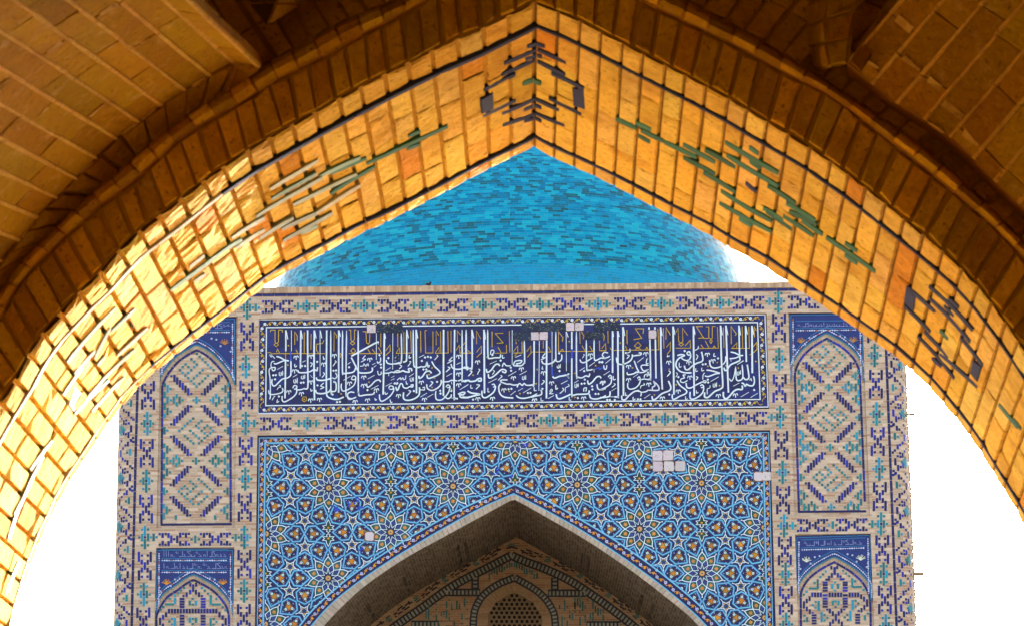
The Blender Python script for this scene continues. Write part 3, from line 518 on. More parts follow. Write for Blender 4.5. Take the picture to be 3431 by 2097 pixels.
# ---- inscription frieze
ins = Sheet(54.04); pan = Sheet(54.045)
nx, ny = 57, 10
def ip(u, v):   # frieze panel in photograph units, corners as built
    a = (865 + (2565 - 865) * u, 1069 + (1052 - 1069) * u); b = (862 + (2576 - 862) * u, 1386 + (1364 - 1386) * u)
    return (a[0] + (b[0] - a[0]) * v, a[1] + (b[1] - a[1]) * v)
for i in range(nx):
    for j in range(ny):
        e = .018; f_ = .016
        u0, u1, v0, v1 = (i + e) / nx, (i + 1 - e) / nx, (j + f_) / ny, (j + 1 - f_) / ny
        pan.pg([ip(u0, v1), ip(u1, v1), ip(u1, v0), ip(u0, v0)], jit(random.choice([lin(32, 40, 96), lin(30, 38, 100), lin(28, 36, 84), lin(34, 48, 112)]), .14), 2)
pan.pg([ip(0, 1), ip(1, 1), ip(1, 0), ip(0, 0)], lin(30, 34, 62), 0)
frz = pan.build("inscription_panel", M_GLAZE, portal)
WC = lambda: jit(WHITEG, .06)
def quadline(sh, pts, w, c, lv, closed=True): sh.ribbon(pts, w, c, lv, closed)
def inset(d): # rectangle set in from the frieze edge (px)
    du, dv = d / 1706, d / 316
    return [ip(du, dv), ip(1 - du, dv), ip(1 - du, 1 - dv), ip(du, 1 - dv)]
bor = Sheet(54.04)
bor.ribbon(inset(2), 3.6, WC(), 4, True); bor.ribbon(inset(28), 3.6, WC(), 4, True)
def floral(sh, line, spacing, r, cols, lv, amp=6.0, start=8):
    L = arcl(line)[-1]; n = int((L - start) / spacing)
    d = [start + spacing * i for i in range(n)]
    vine = []
    for (p, t), x in zip(along(line, np.arange(2, L - 2, 4)), np.arange(2, L - 2, 4)):
        o_ = amp * math.sin(math.pi * (x - start) / spacing + math.pi / 2 * 0 + .9); vine.append((p[0] - t[1] * o_, p[1] + t[0] * o_))
    sh.ribbon(vine, 1.9, cols[0], lv)
    for i, (p, t) in enumerate(along(line, d)):
        k = 1.5 * (-1) ** (i // 2); x, y = p[0] - t[1] * k, p[1] + t[0] * k; a = ru(0, 6)
        if i % 2: sh.star(x, y, r * 1.12, r * .52, 5, a, jit(cols[0], .12), lv + 2)
        else:
            sh.disc(x, y, r * .95, jit(cols[1], .1), lv + 2, 9, a); sh.disc(x, y, r * .3, cols[2], lv + 3, 6)
        q = (p[0] - t[1] * amp * .95 * (-1) ** i + t[0] * spacing * .5, p[1] + t[0] * amp * .95 * (-1) ** i + t[1] * spacing * .5)
        sh.disc(q[0], q[1], 1.5, cols[1], lv + 2, 5)
r_ = inset(15)
floral(bor, [r_[0], r_[1]], 16.6, 5.3, (GOLDC, WHITEG, lin(110, 150, 190)), 6); floral(bor, [r_[3], r_[2]], 16.6, 5.3, (GOLDC, WHITEG, lin(110, 150, 190)), 6)
floral(bor, [r_[0], r_[3]], 18.2, 5.3, (GOLDC, WHITEG, lin(110, 150, 190)), 6, 6, 16); floral(bor, [r_[1], r_[2]], 18.2, 5.3, (GOLDC, WHITEG, lin(110, 150, 190)), 6, 6, 16)
bor.build("floral_border", M_GLAZE, frz)
def strokes(s):
    for st in s.replace("\n", ";").split(";"):
        if st.strip(): yield st.strip()
def pp(s, o): return [(o[0] + float(a.split(',')[0]) / 4.708, o[1] + float(a.split(',')[1]) / 4.708) for a in s.split()]
let = Sheet(54.04); gol = Sheet(54.04)
for o, s in WHITE.items():
    for st in strokes(s):
        wd, pts = st.split(":"); q = pp(pts, o); wd = float(wd)
        let.ribbon(q, wd / 4.708 * (.9 if wd > 13 else 1.1), WC(), 8, smooth=len(q) > 2, taper=wd < 25)
for o, s in BLUE.items():
    for st in strokes(s):
        wd, pts = st.split(":"); let.ribbon(pp(pts, o), float(wd) / 4.708, lin(52, 84, 196), 8)
for o, s in DOTS.items():
    for q in pp(s, o): let.disc(q[0], q[1], 4.3, WC(), 8, 4, ru(-.3, .3))
for o, s in FLEUR.items():
    for x, y in pp(s, o):
        let.ribbon([(x - 7.5, y + 4), (x - 5, y - 3), (x - .5, y - 1), (x + 1, y + 9)], 2.9, WC(), 8, smooth=True)
        let.ribbon([(x + 8, y + 2), (x + 5.5, y - 4), (x + .5, y - 1)], 2.9, WC(), 8, smooth=True)
for o, s in GOLD.items():
    for st in strokes(s): gol.ribbon(pp(st, o), 2.5, jit(GOLDC, .12), 6)
for o, s in {(860, 1060): "750,1300 490,760 500,455", (1090, 1060): "630,820 690,1030 250,1215", (1320, 1060): "600,805 555,910 640,965 600,1110 910,1140", (1550, 1060): "165,920 735,1175 905,1210", (1780, 1060): "600,390 690,890 95,830 75,1055 690,1270 1015,770", (2010, 1060): "320,415 515,805 860,1230 1095,825 750,660", (2240, 1060): "770,720 620,780 905,770 330,835 805,1085 120,1070", (2340, 1050): "905,750 630,855"}.items():
    for x, y in pp(s, o): gol.star(x, y, 4.2, 1.8, 4, ru(0, 3), jit(GOLDC, .15), 6)
let.build("white_lettering", M_GLAZE, frz); gol.build("gold_lettering", M_GLAZE, frz)
def patch(sh, x, y, w_, h_):
    # lost tile: ragged cement square over a brown rim painted as its shadow lip
    sh.rect(x, y, w_ + .8, h_ + .8, jit(lin(104, 84, 70), .2), 0, -.01)
    o_ = []
    for (ax_, ay_), (bx_, by_) in zip(((-1, 1), (1, 1), (1, -1), (-1, -1)), ((1, 1), (1, -1), (-1, -1), (-1, 1))):
        for k in range(5):
            f = (k + ru(-.3, .3)) / 5 if k else 0; q_ = ru(.90, .99) if k else ru(.84, .97)
            o_.append((x + (ax_ + (bx_ - ax_) * f) * w_ / 2 * q_, y + (ay_ + (by_ - ay_) * f) * h_ / 2 * q_))
    sh.pg(o_, jit(lin(202, 194, 190), .08), 3)
    for _ in range(7): sh.disc(x + ru(-.36, .36) * w_, y + ru(-.36, .36) * h_, ru(.6, 2.2), jit(lin(176, 164, 158), .1), 4, 6, ru(0, 3), ru(.6, 2))
pt = Sheet(54.028); pd = Sheet(54.03)
for x0, y0, x1, y1 in ((1229, 1087, 1259, 1115), (1896, 1080, 1925, 1108), (1926, 1080, 1956, 1108), (1779, 1111.5, 1806, 1139), (1807, 1111, 1836, 1138.5), (2172.5, 1105, 2200, 1134)):
    patch(pt, (x0 + x1) / 2, (y0 + y1) / 2, x1 - x0, y1 - y0)
for x0, y0, x1, y1 in ((1260, 1088, 1349, 1114), (1747, 1081, 1895, 1109), (1720, 1112, 1778, 1141), (1990, 1080, 2078, 1106), (1958, 1110, 2019, 1136)):
    k = max(1, round((x1 - x0) / 29)); ww = (x1 - x0) / k
    for i in range(k):
        pd.rect(x0 + ww * (i + .5), (y0 + y1) / 2, ww - .8, y1 - y0, jit(lin(26, 42, 70), .25), 0, -.01)
        for _ in range(26):
            pd.disc(x0 + ww * (i + rnd()), y0 + (y1 - y0) * rnd(), ru(.6, 1.8), jit(random.choice([lin(60, 84, 92), lin(20, 30, 44), lin(110, 112, 96)]), .2), 1, 5, ru(0, 3), ru(.6, 2.4))
pt.build("plaster_patches", M_PLASTER, frz); pd.build("worn_tiles", M_GLAZE, frz)

# ---- star-patterned spandrel above the great arch
A_OUT = [(905, 2260), (950, 2170), (1008, 2090), (1052, 2037), (1114.6, 1979), (1194, 1915), (1283, 1855), (1393.6, 1786.5), (1504, 1724.5), (1615, 1671), (1725.7, 1621), (1828.6, 1684.6 - 12), (1939, 1735.6), (2050, 1802), (2138.6, 1862), (2227, 1928), (2315.7, 2001), (2377.7, 2059), (2409, 2092), (2470, 2170), (2520, 2260)]
A_LOW = [(925, 2270), (990, 2168), (1052.6, 2085.5), (1114.6, 2019), (1194, 1955), (1283, 1893), (1393.6, 1824), (1504, 1760), (1615, 1700), (1721, 1653.6), (1828.6, 1709), (1939, 1771), (2050, 1842), (2138.6, 1904), (2227, 1970), (2315.7, 2045.6), (2364.4, 2094), (2425, 2165), (2490, 2270)]
A_SOF = [(945, 2280), (1020, 2180), (1088, 2094), (1141, 2037), (1207.6, 1975), (1283, 1919), (1371, 1862), (1473, 1806), (1570.7, 1753), (1659, 1704.6), (1721, 1671), (1785, 1706), (1850.7, 1744), (1952.6, 1802), (2050, 1866), (2138.6, 1928), (2227, 1997), (2293.6, 2050), (2338, 2094), (2400, 2170), (2470, 2280)]
def smooth_arch(c):
    k = min(range(len(c)), key=lambda i: c[i][1])
    return crom(c[:k + 1], 6)[:-1] + crom(c[k:], 6)
A_OUT, A_LOW, A_SOF = (smooth_arch(c) for c in (A_OUT, A_LOW, A_SOF))
ox = np.array([p[0] for p in A_OUT]); oy = np.array([p[1] for p in A_OUT])
HP = [((888, 1483), (2557, 1461), 1), ((888, 1483), (876, 2560), -1), ((2557, 1461), (2580, 2560), 1)]
def clip(pts):
    for (a, b, sg) in HP:
        o = []; n = len(pts)
        if n < 3: return None
        f = lambda p: sg * ((b[0] - a[0]) * (p[1] - a[1]) - (b[1] - a[1]) * (p[0] - a[0]))
        for i in range(n):
            p, q = pts[i], pts[(i + 1) % n]; fp, fq = f(p), f(q)
            if fp >= 0: o.append(p)
            if fp * fq < 0: t = fp / (fp - fq); o.append((p[0] + (q[0] - p[0]) * t, p[1] + (q[1] - p[1]) * t))
        pts = o
    if len(pts) < 3: return None
    cx = sum(p[0] for p in pts) / len(pts); cy_ = sum(p[1] for p in pts) / len(pts)
    if cy_ > np.interp(cx, ox, oy) + 6: return None
    return pts
base = MB(); YS = 54.045
bl, br_ = (830, 3366), (2670, 3366)
outer = [bl, (852, 1458), (2600, 1440), br_, (2500, 3366)] + A_OUT[::-1] + [(915, 3366)]
base.poly([P(x, y, YS) for x, y in outer][::-1], lin(28, 34, 86))
spn = base.build("star_pattern_panel", M_GLAZE, portal)
st = Sheet(54.042); st.ok = clip
def ring(cx, cy_, pts, a):   # polar points turned by a
    return [(cx + r * math.cos(t + a), cy_ - r * math.sin(t + a)) for r, t in pts]
def cart(cx, cy_, pts, a):
    return [(cx + x * math.cos(a) - y * math.sin(a), cy_ - x * math.sin(a) - y * math.cos(a)) for x, y in pts]
SH = [(61, 0), (90, 26.7), (114, 24.6), (127.6, 0), (114, -24.6), (90, -26.7)]
R36 = math.radians(36)
SEENS = []
def shield(cx, cy_, a, flip=False):
    r_ = 157 if flip else 98; q_ = (cx + r_ * math.cos(a), cy_ - r_ * math.sin(a))
    if any(math.hypot(q_[0] - u, q_[1] - v_) < 20 for u, v_ in SEENS): return
    SEENS.append(q_)
    m = (lambda x, y: (255.2 - x, y)) if flip else (lambda x, y: (x, y))
    C = lambda pts: cart(cx, cy_, [m(*p) for p in pts], a)
    st.ribbon(C(SH), 8.4, jit(lin(30, 92, 152), .12), 1, True); st.ribbon(C(SH), 3.7, jit(LBLUE, .07), 4, True)
    o = jit(random.choice([lin(206, 138, 34), lin(198, 126, 36), lin(178, 122, 46)]), .14)
    blob = []
    for i in range(24):
        t = 2 * math.pi * i / 24; r = 13.4 + 5.2 * math.cos(3 * (t - math.pi)) + (3.4 if i % 2 else -2.2)
        blob.append((97 + r * math.cos(t), r * math.sin(t)))
    st.pg(C(blob), o, 4)
    for t in (math.pi, math.pi / 3, -math.pi / 3):
        lx, ly = 97 + 12.2 * math.cos(t), 12.2 * math.sin(t); p = C([(lx, ly)])[0]
        st.disc(p[0], p[1], 7.0, jit(GREEN, .15), 6, 9); st.disc(p[0], p[1], 4.5, jit(lin(206, 226, 236), .07), 8, 8); st.disc(p[0], p[1], 1.7, lin(50, 84, 130), 10, 5)
    for x, y in ((72, 0), (86, 17), (86, -17), (106, 18), (106, -18), (116, 0)):
        p = C([(x, y)])[0]; st.disc(p[0] + ru(-1, 1), p[1] + ru(-1, 1), 2.3, jit(LILAC, .12), 6, 5)
SEEN = []
def star5(cx, cy_, a, r):
    x, y = cx + r * math.cos(a), cy_ - r * math.sin(a); b = a + math.pi
    if any(math.hypot(x - u, y - v_) < 28 for u, v_ in SEEN): return
    SEEN.append((x, y))
    pts = [((38.3 if i % 2 == 0 else 20.5), math.pi * i / 5) for i in range(10)]
    st.star(x, y, 22.5, 12, 5, b, jit(lin(206, 228, 238), .06), 6); st.star(x, y, 17, 8.6, 5, b, lin(32, 62, 116), 7)
    for i in range(5):
        t = b + 2 * math.pi * i / 5
        st.disc(x + 9.4 * math.cos(t), y - 9.4 * math.sin(t), 3.4, jit(GOLDC, .14), 8, 4, t)
        st.ribbon([(x + 20 * math.cos(t), y - 20 * math.sin(t)), (x + 29 * math.cos(t), y - 29 * math.sin(t))], 2.2, WHITEG, 6)
        st.disc(x + 29 * math.cos(t), y - 29 * math.sin(t), 2.4, WHITEG, 6.5, 4, t)
def rosette(x, y):
    st.star(x, y, 72, 50, 10, math.pi / 2, jit(lin(30, 74, 92), .08), 2)
    tint = random.choice([lin(26, 84, 76), lin(30, 96, 96), lin(24, 80, 70)])
    st.star(x, y, 49, 34, 10, math.pi / 2 + R36 / 2, lin(28, 42, 92), 3)
    for i in range(10):
        t = math.pi / 2 + R36 * i
        st.disc(x + 50 * math.cos(t), y - 50 * math.sin(t), 15.5, jit(tint, .16), 5, 6, t, 1)
        st.star(x + 50 * math.cos(t), y - 50 * math.sin(t), 8.5, 4.2, 7, t, jit(lin(206, 140, 66), .14), 6.5)
        u = t + R36 / 2
        st.disc(x + 33 * math.cos(u), y - 33 * math.sin(u), 7.0, jit(lin(46, 70, 132), .14), 5, 5, u)
        st.disc(x + 21 * math.cos(u), y - 21 * math.sin(u), 3.6, jit(lin(52, 96, 120), .14), 5, 5, u)
        c_ = lambda r, k: (x + r * math.cos(k), y - r * math.sin(k))
        wl = jit(WHITEG, .08)
        st.ribbon([c_(72, t), c_(60, t + .17), c_(49, u)], 2.9, wl, 8); st.ribbon([c_(72, t), c_(60, t - .17), c_(49, u - R36)], 2.9, wl, 8)
        st.ribbon([c_(49, u), c_(33, t), c_(49, u - R36)], 2.3, wl, 8.4); st.ribbon([c_(33, t), c_(15, u)], 1.7, wl, 8); st.ribbon([c_(33, t), c_(15, u - R36)], 1.7, wl, 8)
        st.ribbon([c_(72, t), c_(80, t)], 2.4, wl, 8); st.disc(*c_(80, t), 2.6, wl, 8.4, 4, t); st.disc(*c_(49, u), 2.6, wl, 9, 6)
    st.disc(x, y, 12, lin(24, 60, 70), 7, 10); st.disc(x, y, 8.8, lin(206, 150, 70), 8, 12); st.disc(x, y, 4.6, lin(196, 176, 150), 9, 8); st.disc(x, y, 2.8, lin(24, 24, 40), 10, 6)
def cross(x, y):
    for s_ in (-1, 1):
        q = [(0, 2), (6, 6), (4, 12), (19, 12), (13, 18), (19, 24), (7, 26), (6, 33), (0, 45)]
        q = [(x + a, y - s_ * b) for a, b in q] + [(x - a, y - s_ * b) for a, b in q[::-1]]
        st.pg(q, jit(lin(22, 70, 56), .15), 6); st.ribbon(q, 2.2, jit(WHITEG, .08), 7, True)
        st.star(x, y - s_ * 18, 5.2, 2.4, 6, .3, jit(ORANGE, .15), 8)
for r in range(-2, 6):
    for i in range(-2, 6):
        x = 1101.5 + 416.3 * i + (208.15 if r % 2 else 0); x += .01 * (r * 151) * (x - 1715) / 870
        y = 1633 + 151.2 * r - .0128 * (x - 1101)
        if not (560 < x < 2900 and y < 2420): continue
        rosette(x, y)
        for k in range(10): shield(x, y, R36 * k)
        for k in (0, 5): shield(x, y, R36 * k, True)
        for k in range(10):
            if k not in (2, 7): star5(x, y, R36 * (k + .5), 136.4)
        cross(x + 208.15, y - 2.6)
st.ok = None
# frame lines and flowered borders of the panel
EL = [(857, 2560), (869, 1466), (2575, 1447.5), (2599, 2560)]
IL = [(877, 2560), (888, 1483), (2557, 1461), (2580, 2560)]
st.build("star_tiles", M_GLAZE, spn)
fb = Sheet(54.036)
def band(sh, a, b, col, lv):
    n = 60; L1, L2 = arcl(a)[-1], arcl(b)[-1]
    pa = [p for p, _ in along(a, np.linspace(0, L1, n))]; pb = [p for p, _ in along(b, np.linspace(0, L2, n))]
    sh.tris([sh.pt(p, lv) for p in pa] + [sh.pt(p, lv) for p in pb], [(i, i + 1, n + i + 1, n + i) for i in range(n - 1)], col)
OLn = [(851, 2560), (863, 1459), (2584, 1441), (2612, 2560)]
for i in range(3): band(fb, OLn[i:i + 2], IL[i:i + 2], lin(28, 34, 84), .2 * i)
fb.ribbon(EL[:], 2.6, LBLUE, 3); fb.ribbon(IL, 5.2, jit(LBLUE, .04), 4); fb.ribbon([(x + dx, y + dy) for (x, y), dx, dy in zip(IL, (4, 4, -4, -4), (0, 4, 4, 0))], 3, MBLUE, 3)
mid = [tuple((a + b) / 2 for a, b in zip(p, q)) for p, q in zip(EL, IL)]
fc = (ORANGE, lin(170, 182, 224), lin(60, 70, 140))
for i in range(3): floral(fb, mid[i:i + 2] if i else mid[:2][::-1], 16.9, 5.6, fc, 6, 5.5, 12)
k1 = A_OUT.index(min(A_OUT, key=lambda p: p[1])); k2 = A_LOW.index(min(A_LOW, key=lambda p: p[1]))
for a, b in ((A_OUT[:k1 + 1], A_LOW[:k2 + 1]), (A_OUT[k1:], A_LOW[k2:])):
    band(fb, a, b, lin(28, 34, 84), 1)
    n = 50; m_ = [tuple((u + w_) / 2 for u, w_ in zip(p, q)) for (p, _), (q, _) in zip(along(a, np.linspace(0, arcl(a)[-1], n)), along(b, np.linspace(0, arcl(b)[-1], n)))]
    floral(fb, m_, 17.2, 5.8, fc, 6, 5.0, 12)
fb.ribbon(A_OUT, 5.0, jit(LBLUE, .03), 4); fb.ribbon(A_LOW, 6.0, lin(96, 176, 216), 5)
fb.build("floral_border", M_GLAZE, spn)
pp_ = Sheet(54.028)
for x, y in ((2203, 1525), (2239, 1524), (2204, 1561), (2241.5, 1560.5), (2279, 1560), (2570, 1594)):
    s_ = 35 if x < 2500 and x > 1300 else 30
    patch(pp_, x, y, s_, s_)
for x, y, r in ((2541, 1595, 16), (1238, 1795, 16)):
    pp_.rect(x, y, 2 * r + 3, 2 * r + 2, lin(120, 92, 70), 0, -.01)  # brown square paints a shadow lip round the disc
    pp_.pg([(x + r * ru(.9, 1.05) * max(-.93, min(.93, 1.12 * math.cos(a))), y - r * ru(.92, 1.04) * max(-.93, min(.93, 1.12 * math.sin(a)))) for a in np.arange(0, 6.28, .35)], lin(206, 198, 194), 2)
pp_.build("plaster_patches", M_PLASTER, spn)
rp = Sheet(54.026)   # repaired tiles of a brighter blue
for x, y, a in ((1178, 1690, 14), (1200, 1672, 9), (1120, 1698, 10), (1130, 1708, 8), (1210, 1700, 9), (1668, 1570, 9), (1662, 1585, 7), (1716, 1596, 8), (1762, 1490, 8), (1214, 1838, 8)):
    for _ in range(4): rp.disc(x + ru(-a, a), y + ru(-a, a) * .6, ru(2.5, 5), jit(lin(44, 70, 190), .2), 0, 7, ru(0, 3), ru(.7, 1.6))
rp.build("repaired_tiles", M_GLAZE, spn)

# ---- pale brick edge of the great arch, its soffit and the wall inside
eb = MB(); n = 118
pa = [p for p, _ in along(A_LOW, np.linspace(0, arcl(A_LOW)[-1], n + 1))]; pb = [p for p, _ in along(A_SOF, np.linspace(0, arcl(A_SOF)[-1], n + 1))]
for i in range(n):
    q = [P(*pb[i], 54.04), P(*pb[i + 1], 54.04), P(*pa[i + 1], 54.04), P(*pa[i], 54.04)]
    eb.poly([p + Vector((0, .004, 0)) for p in q], (.36, .32, .28))
    eb.brick(q, (0, -1, 0), .014, .004, .004, jit((.47, .42, .37), .14), .003)
eb.build("arch_edge", M_BEIGE, portal)
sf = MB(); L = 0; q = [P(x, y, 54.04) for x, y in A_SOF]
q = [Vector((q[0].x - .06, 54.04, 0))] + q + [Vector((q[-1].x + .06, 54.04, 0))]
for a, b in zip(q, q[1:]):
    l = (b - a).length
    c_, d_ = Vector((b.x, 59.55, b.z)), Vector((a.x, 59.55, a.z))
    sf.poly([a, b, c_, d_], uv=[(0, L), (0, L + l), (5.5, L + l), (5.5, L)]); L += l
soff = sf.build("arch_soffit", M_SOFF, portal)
def sof(px, py, Yd):  # point on the soffit under the front edge curve
    p = P(px, py, 54.04); return Vector((p.x, Yd, p.z))
db = MB()
for side, xs in ((0, (1200, 1330, 1520, 1545)), (1, (1952, 1975, 2160, 2200))):
    for x in xs:
        for Yd in (56.2, 57.1, 58.2):
            y = np.interp(x, [p[0] for p in A_SOF], [p[1] for p in A_SOF]); y2 = np.interp(x + 7, [p[0] for p in A_SOF], [p[1] for p in A_SOF])
            a, b = sof(x, y, Yd), sof(x + 7, y2, Yd); dn = Vector((0, 0, -.012))
            db.poly([a + dn, b + dn, b + dn + Vector((0, .6, 0)), a + dn + Vector((0, .6, 0))], jit((.05, .045, .04), .3))
db.build("glazed_bricks", M_MOSAIC, soff)
YB = 59.5
ty = MB(); ty.poly([(q[0].x - .3, YB, 0), (q[-1].x + .3, YB, 0), (q[-1].x + .3, YB, ZT - .3), (q[0].x - .3, YB, ZT - .3)], uv=[(q[0].x, 0), (q[-1].x, 0), (q[-1].x, ZT), (q[0].x, ZT)])
tym = ty.build("iwan_wall", M_TYMP, portal)
ts = Sheet(YB - .01)
DK = lambda: jit((.03, .03, .045), .3); PL = lambda: jit((.42, .40, .33), .15); TG = lambda: jit(random.choice([(.035, .17, .16), (.03, .13, .11), (.05, .22, .22)]), .2)
def ladder(a, wd, step):
    a = crom(a, 6) if len(a) > 2 else a; L = arcl(a)[-1]; n_ = int(L / 6) + 2; o1 = []; o2 = []
    al = along(a, np.linspace(0, L, n_))
    for (p, t) in al: o1.append((p[0] + t[1] * wd / 2, p[1] - t[0] * wd / 2)); o2.append((p[0] - t[1] * wd / 2, p[1] + t[0] * wd / 2))
    ts.ribbon(a, wd, (.045, .042, .045), 0)
    ts.ribbon(o1, 4.6, DK(), 3); ts.ribbon(o2, 4.6, DK(), 3)
    for (p, t) in along(a, np.arange(step / 2, L, step)):
        h = wd / 2 - 3.5; k = step * .27
        ts.pg([(p[0] + t[0] * u - t[1] * v_, p[1] + t[1] * u + t[0] * v_) for u, v_ in ((-k, h), (k, h), (k, -h), (-k, -h))], PL(), 5)
OLL = [(1240, 2160), (1339, 2086), (1406, 2040), (1518, 1961), (1629, 1903), (1714, 1859)]; OLR = [(1714, 1859), (1750, 1876), (1830, 1906), (1910, 1944), (1990, 1996), (2068, 2053), (2122, 2096), (2200, 2165)]
ladder(OLL, 25, 13.2); ladder(OLR, 25, 13.2)
ILL = [(1586, 2330), (1585, 2200), (1585, 2110), (1588, 2058), (1597, 2027), (1621, 1991), (1668, 1957), (1724, 1934)]; ILR = [(1724, 1934), (1787, 1970), (1824, 2001), (1850, 2040), (1860, 2081), (1863, 2200), (1863, 2330)]
ladder(ILL, 21, 12.6); ladder(ILR, 21, 12.6)
for a in ([(1492, 1983.5), (1609, 1983.5)], [(1592, 1930), (1592, 1971)], [(1836, 1986), (1962, 1986)], [(1859, 1934), (1859, 1974)], [(1378, 2090), (1470, 2090)], [(1965, 2092), (2080, 2092)]): ladder(a, 21, 13)
# dashes of dark and green brick running along the arch face
def motif(p, t, dark):
    U = lambda u, v_: (p[0] + t[0] * u - t[1] * v_, p[1] + t[1] * u + t[0] * v_)
    bars = [(-22, 5, 22), (-4, 1, 14), (15, 5, 6), (-12, -6, 22), (14, -6, 18), (30, 0, 14), (33, -8, 6), (-33, 2, 14), (-30, 9, 6), (4, 8, 20)] if dark else [(-2, -7, 18), (2, 0, 16), (-2, 7, 18)]
    for u, v_, l in bars: ts.pg([U(u - l / 2, v_ + 2.6), U(u + l / 2, v_ + 2.6), U(u + l / 2, v_ - 2.6), U(u - l / 2, v_ - 2.6)], DK() if dark else TG(), 3)
for a in (OLL[::-1], OLR):
    a2 = crom(a, 6); L = arcl(a2)[-1]; d = np.arange(62, L, 57)
    for i, (p, t) in enumerate(along(a2, d)):
        sg = 1 if a is OLL[::-1] or t[0] < 0 else -1
        nrm = (-t[1] * sg, t[0] * sg)
        if nrm[1] > 0: nrm = (-nrm[0], -nrm[1])
        motif((p[0] + nrm[0] * 33, p[1] + nrm[1] * 33), t, i % 2 == 0)
ts.ribbon([(1700, 1828), (1714, 1822), (1732, 1828)], 5, TG(), 3); ts.ribbon([(1698, 1836), (1714, 1830), (1734, 1837)], 5, DK(), 3)
# green bricks in the fields
for i in range(40):
    x = 1640 + 4.2 * i; top = 1875 + abs(x - 1714) * .46
    if i % 2 == 0: ts.rect(x + ru(-1, 1), top + ru(6, 22), 5.4, ru(12, 26), TG(), 3)
for cx0, sg in ((1500, 1), (1950, -1)):
    for k in range(46):
        u = ru(-75, 72); v_ = ru(0, 95)
        x = cx0 + u; y = 2006 + v_
        if y < np.interp(x, [p[0] for p in OLL + OLR], [p[1] for p in OLL + OLR]) + 22 or 1572 < x < 1876: continue
        x = round(x / 8.6) * 8.6; y = round(y / 8) * 8
        ts.rect(x, y, 5.2, random.choice([5, 5, 14, 22, 28]), TG(), 3)
ts.build("glazed_bricks", M_MOSAIC, tym)
# window lattice in a small arch, the shade of its openings painted as dark discs
lt = Sheet(YB - .02); WIN = crom([(1634, 2330), (1634, 2085), (1642, 2050), (1664, 2016), (1694, 1996), (1723, 1984)], 5)[:-1] + crom([(1723, 1984), (1752, 1996), (1784, 2018), (1808, 2050), (1817, 2085), (1817, 2330)], 5)
lt.pg(WIN[::-1], (.30, .20, .12), 0)
kx = [p[0] for p in WIN]; ky = [p[1] for p in WIN]
for r in range(22):
    for i in range(14):
        x = 1630 + 17 * i + (8.5 if r % 2 else 0); y = 1994 + 14.4 * r
        if 1640 < x < 1811 and y > np.interp(x, kx[1:-1], ky[1:-1]) + 4: lt.disc(x, y, 6.4, (.012, .01, .008), 4, 6, ru(0, 1)); lt.ribbon([(x + 7.4 * math.cos(k * 1.047), y + 7.4 * math.sin(k * 1.047)) for k in range(6)], 1.5, jit((.42, .30, .19), .1), 6, True)
wn = lt.build("lattice_window", M_BEIGE, tym)
vr = Sheet(YB - .008)
IN2 = crom(ILL, 5)[:-1] + crom(ILR, 5)
for (p, t), in zip(along(WIN, np.arange(6, arcl(WIN)[-1], 8.5))):
    nx_, ny_ = (t[1], -t[0]); a = (p[0] + nx_ * 3, p[1] + ny_ * 3); b = (p[0] + nx_ * 33, p[1] + ny_ * 33)
    vr.ribbon([a, b], 6.9, jit((.50, .33, .19), .12), 2)
vr.build("window_surround", M_BEIGE, tym)

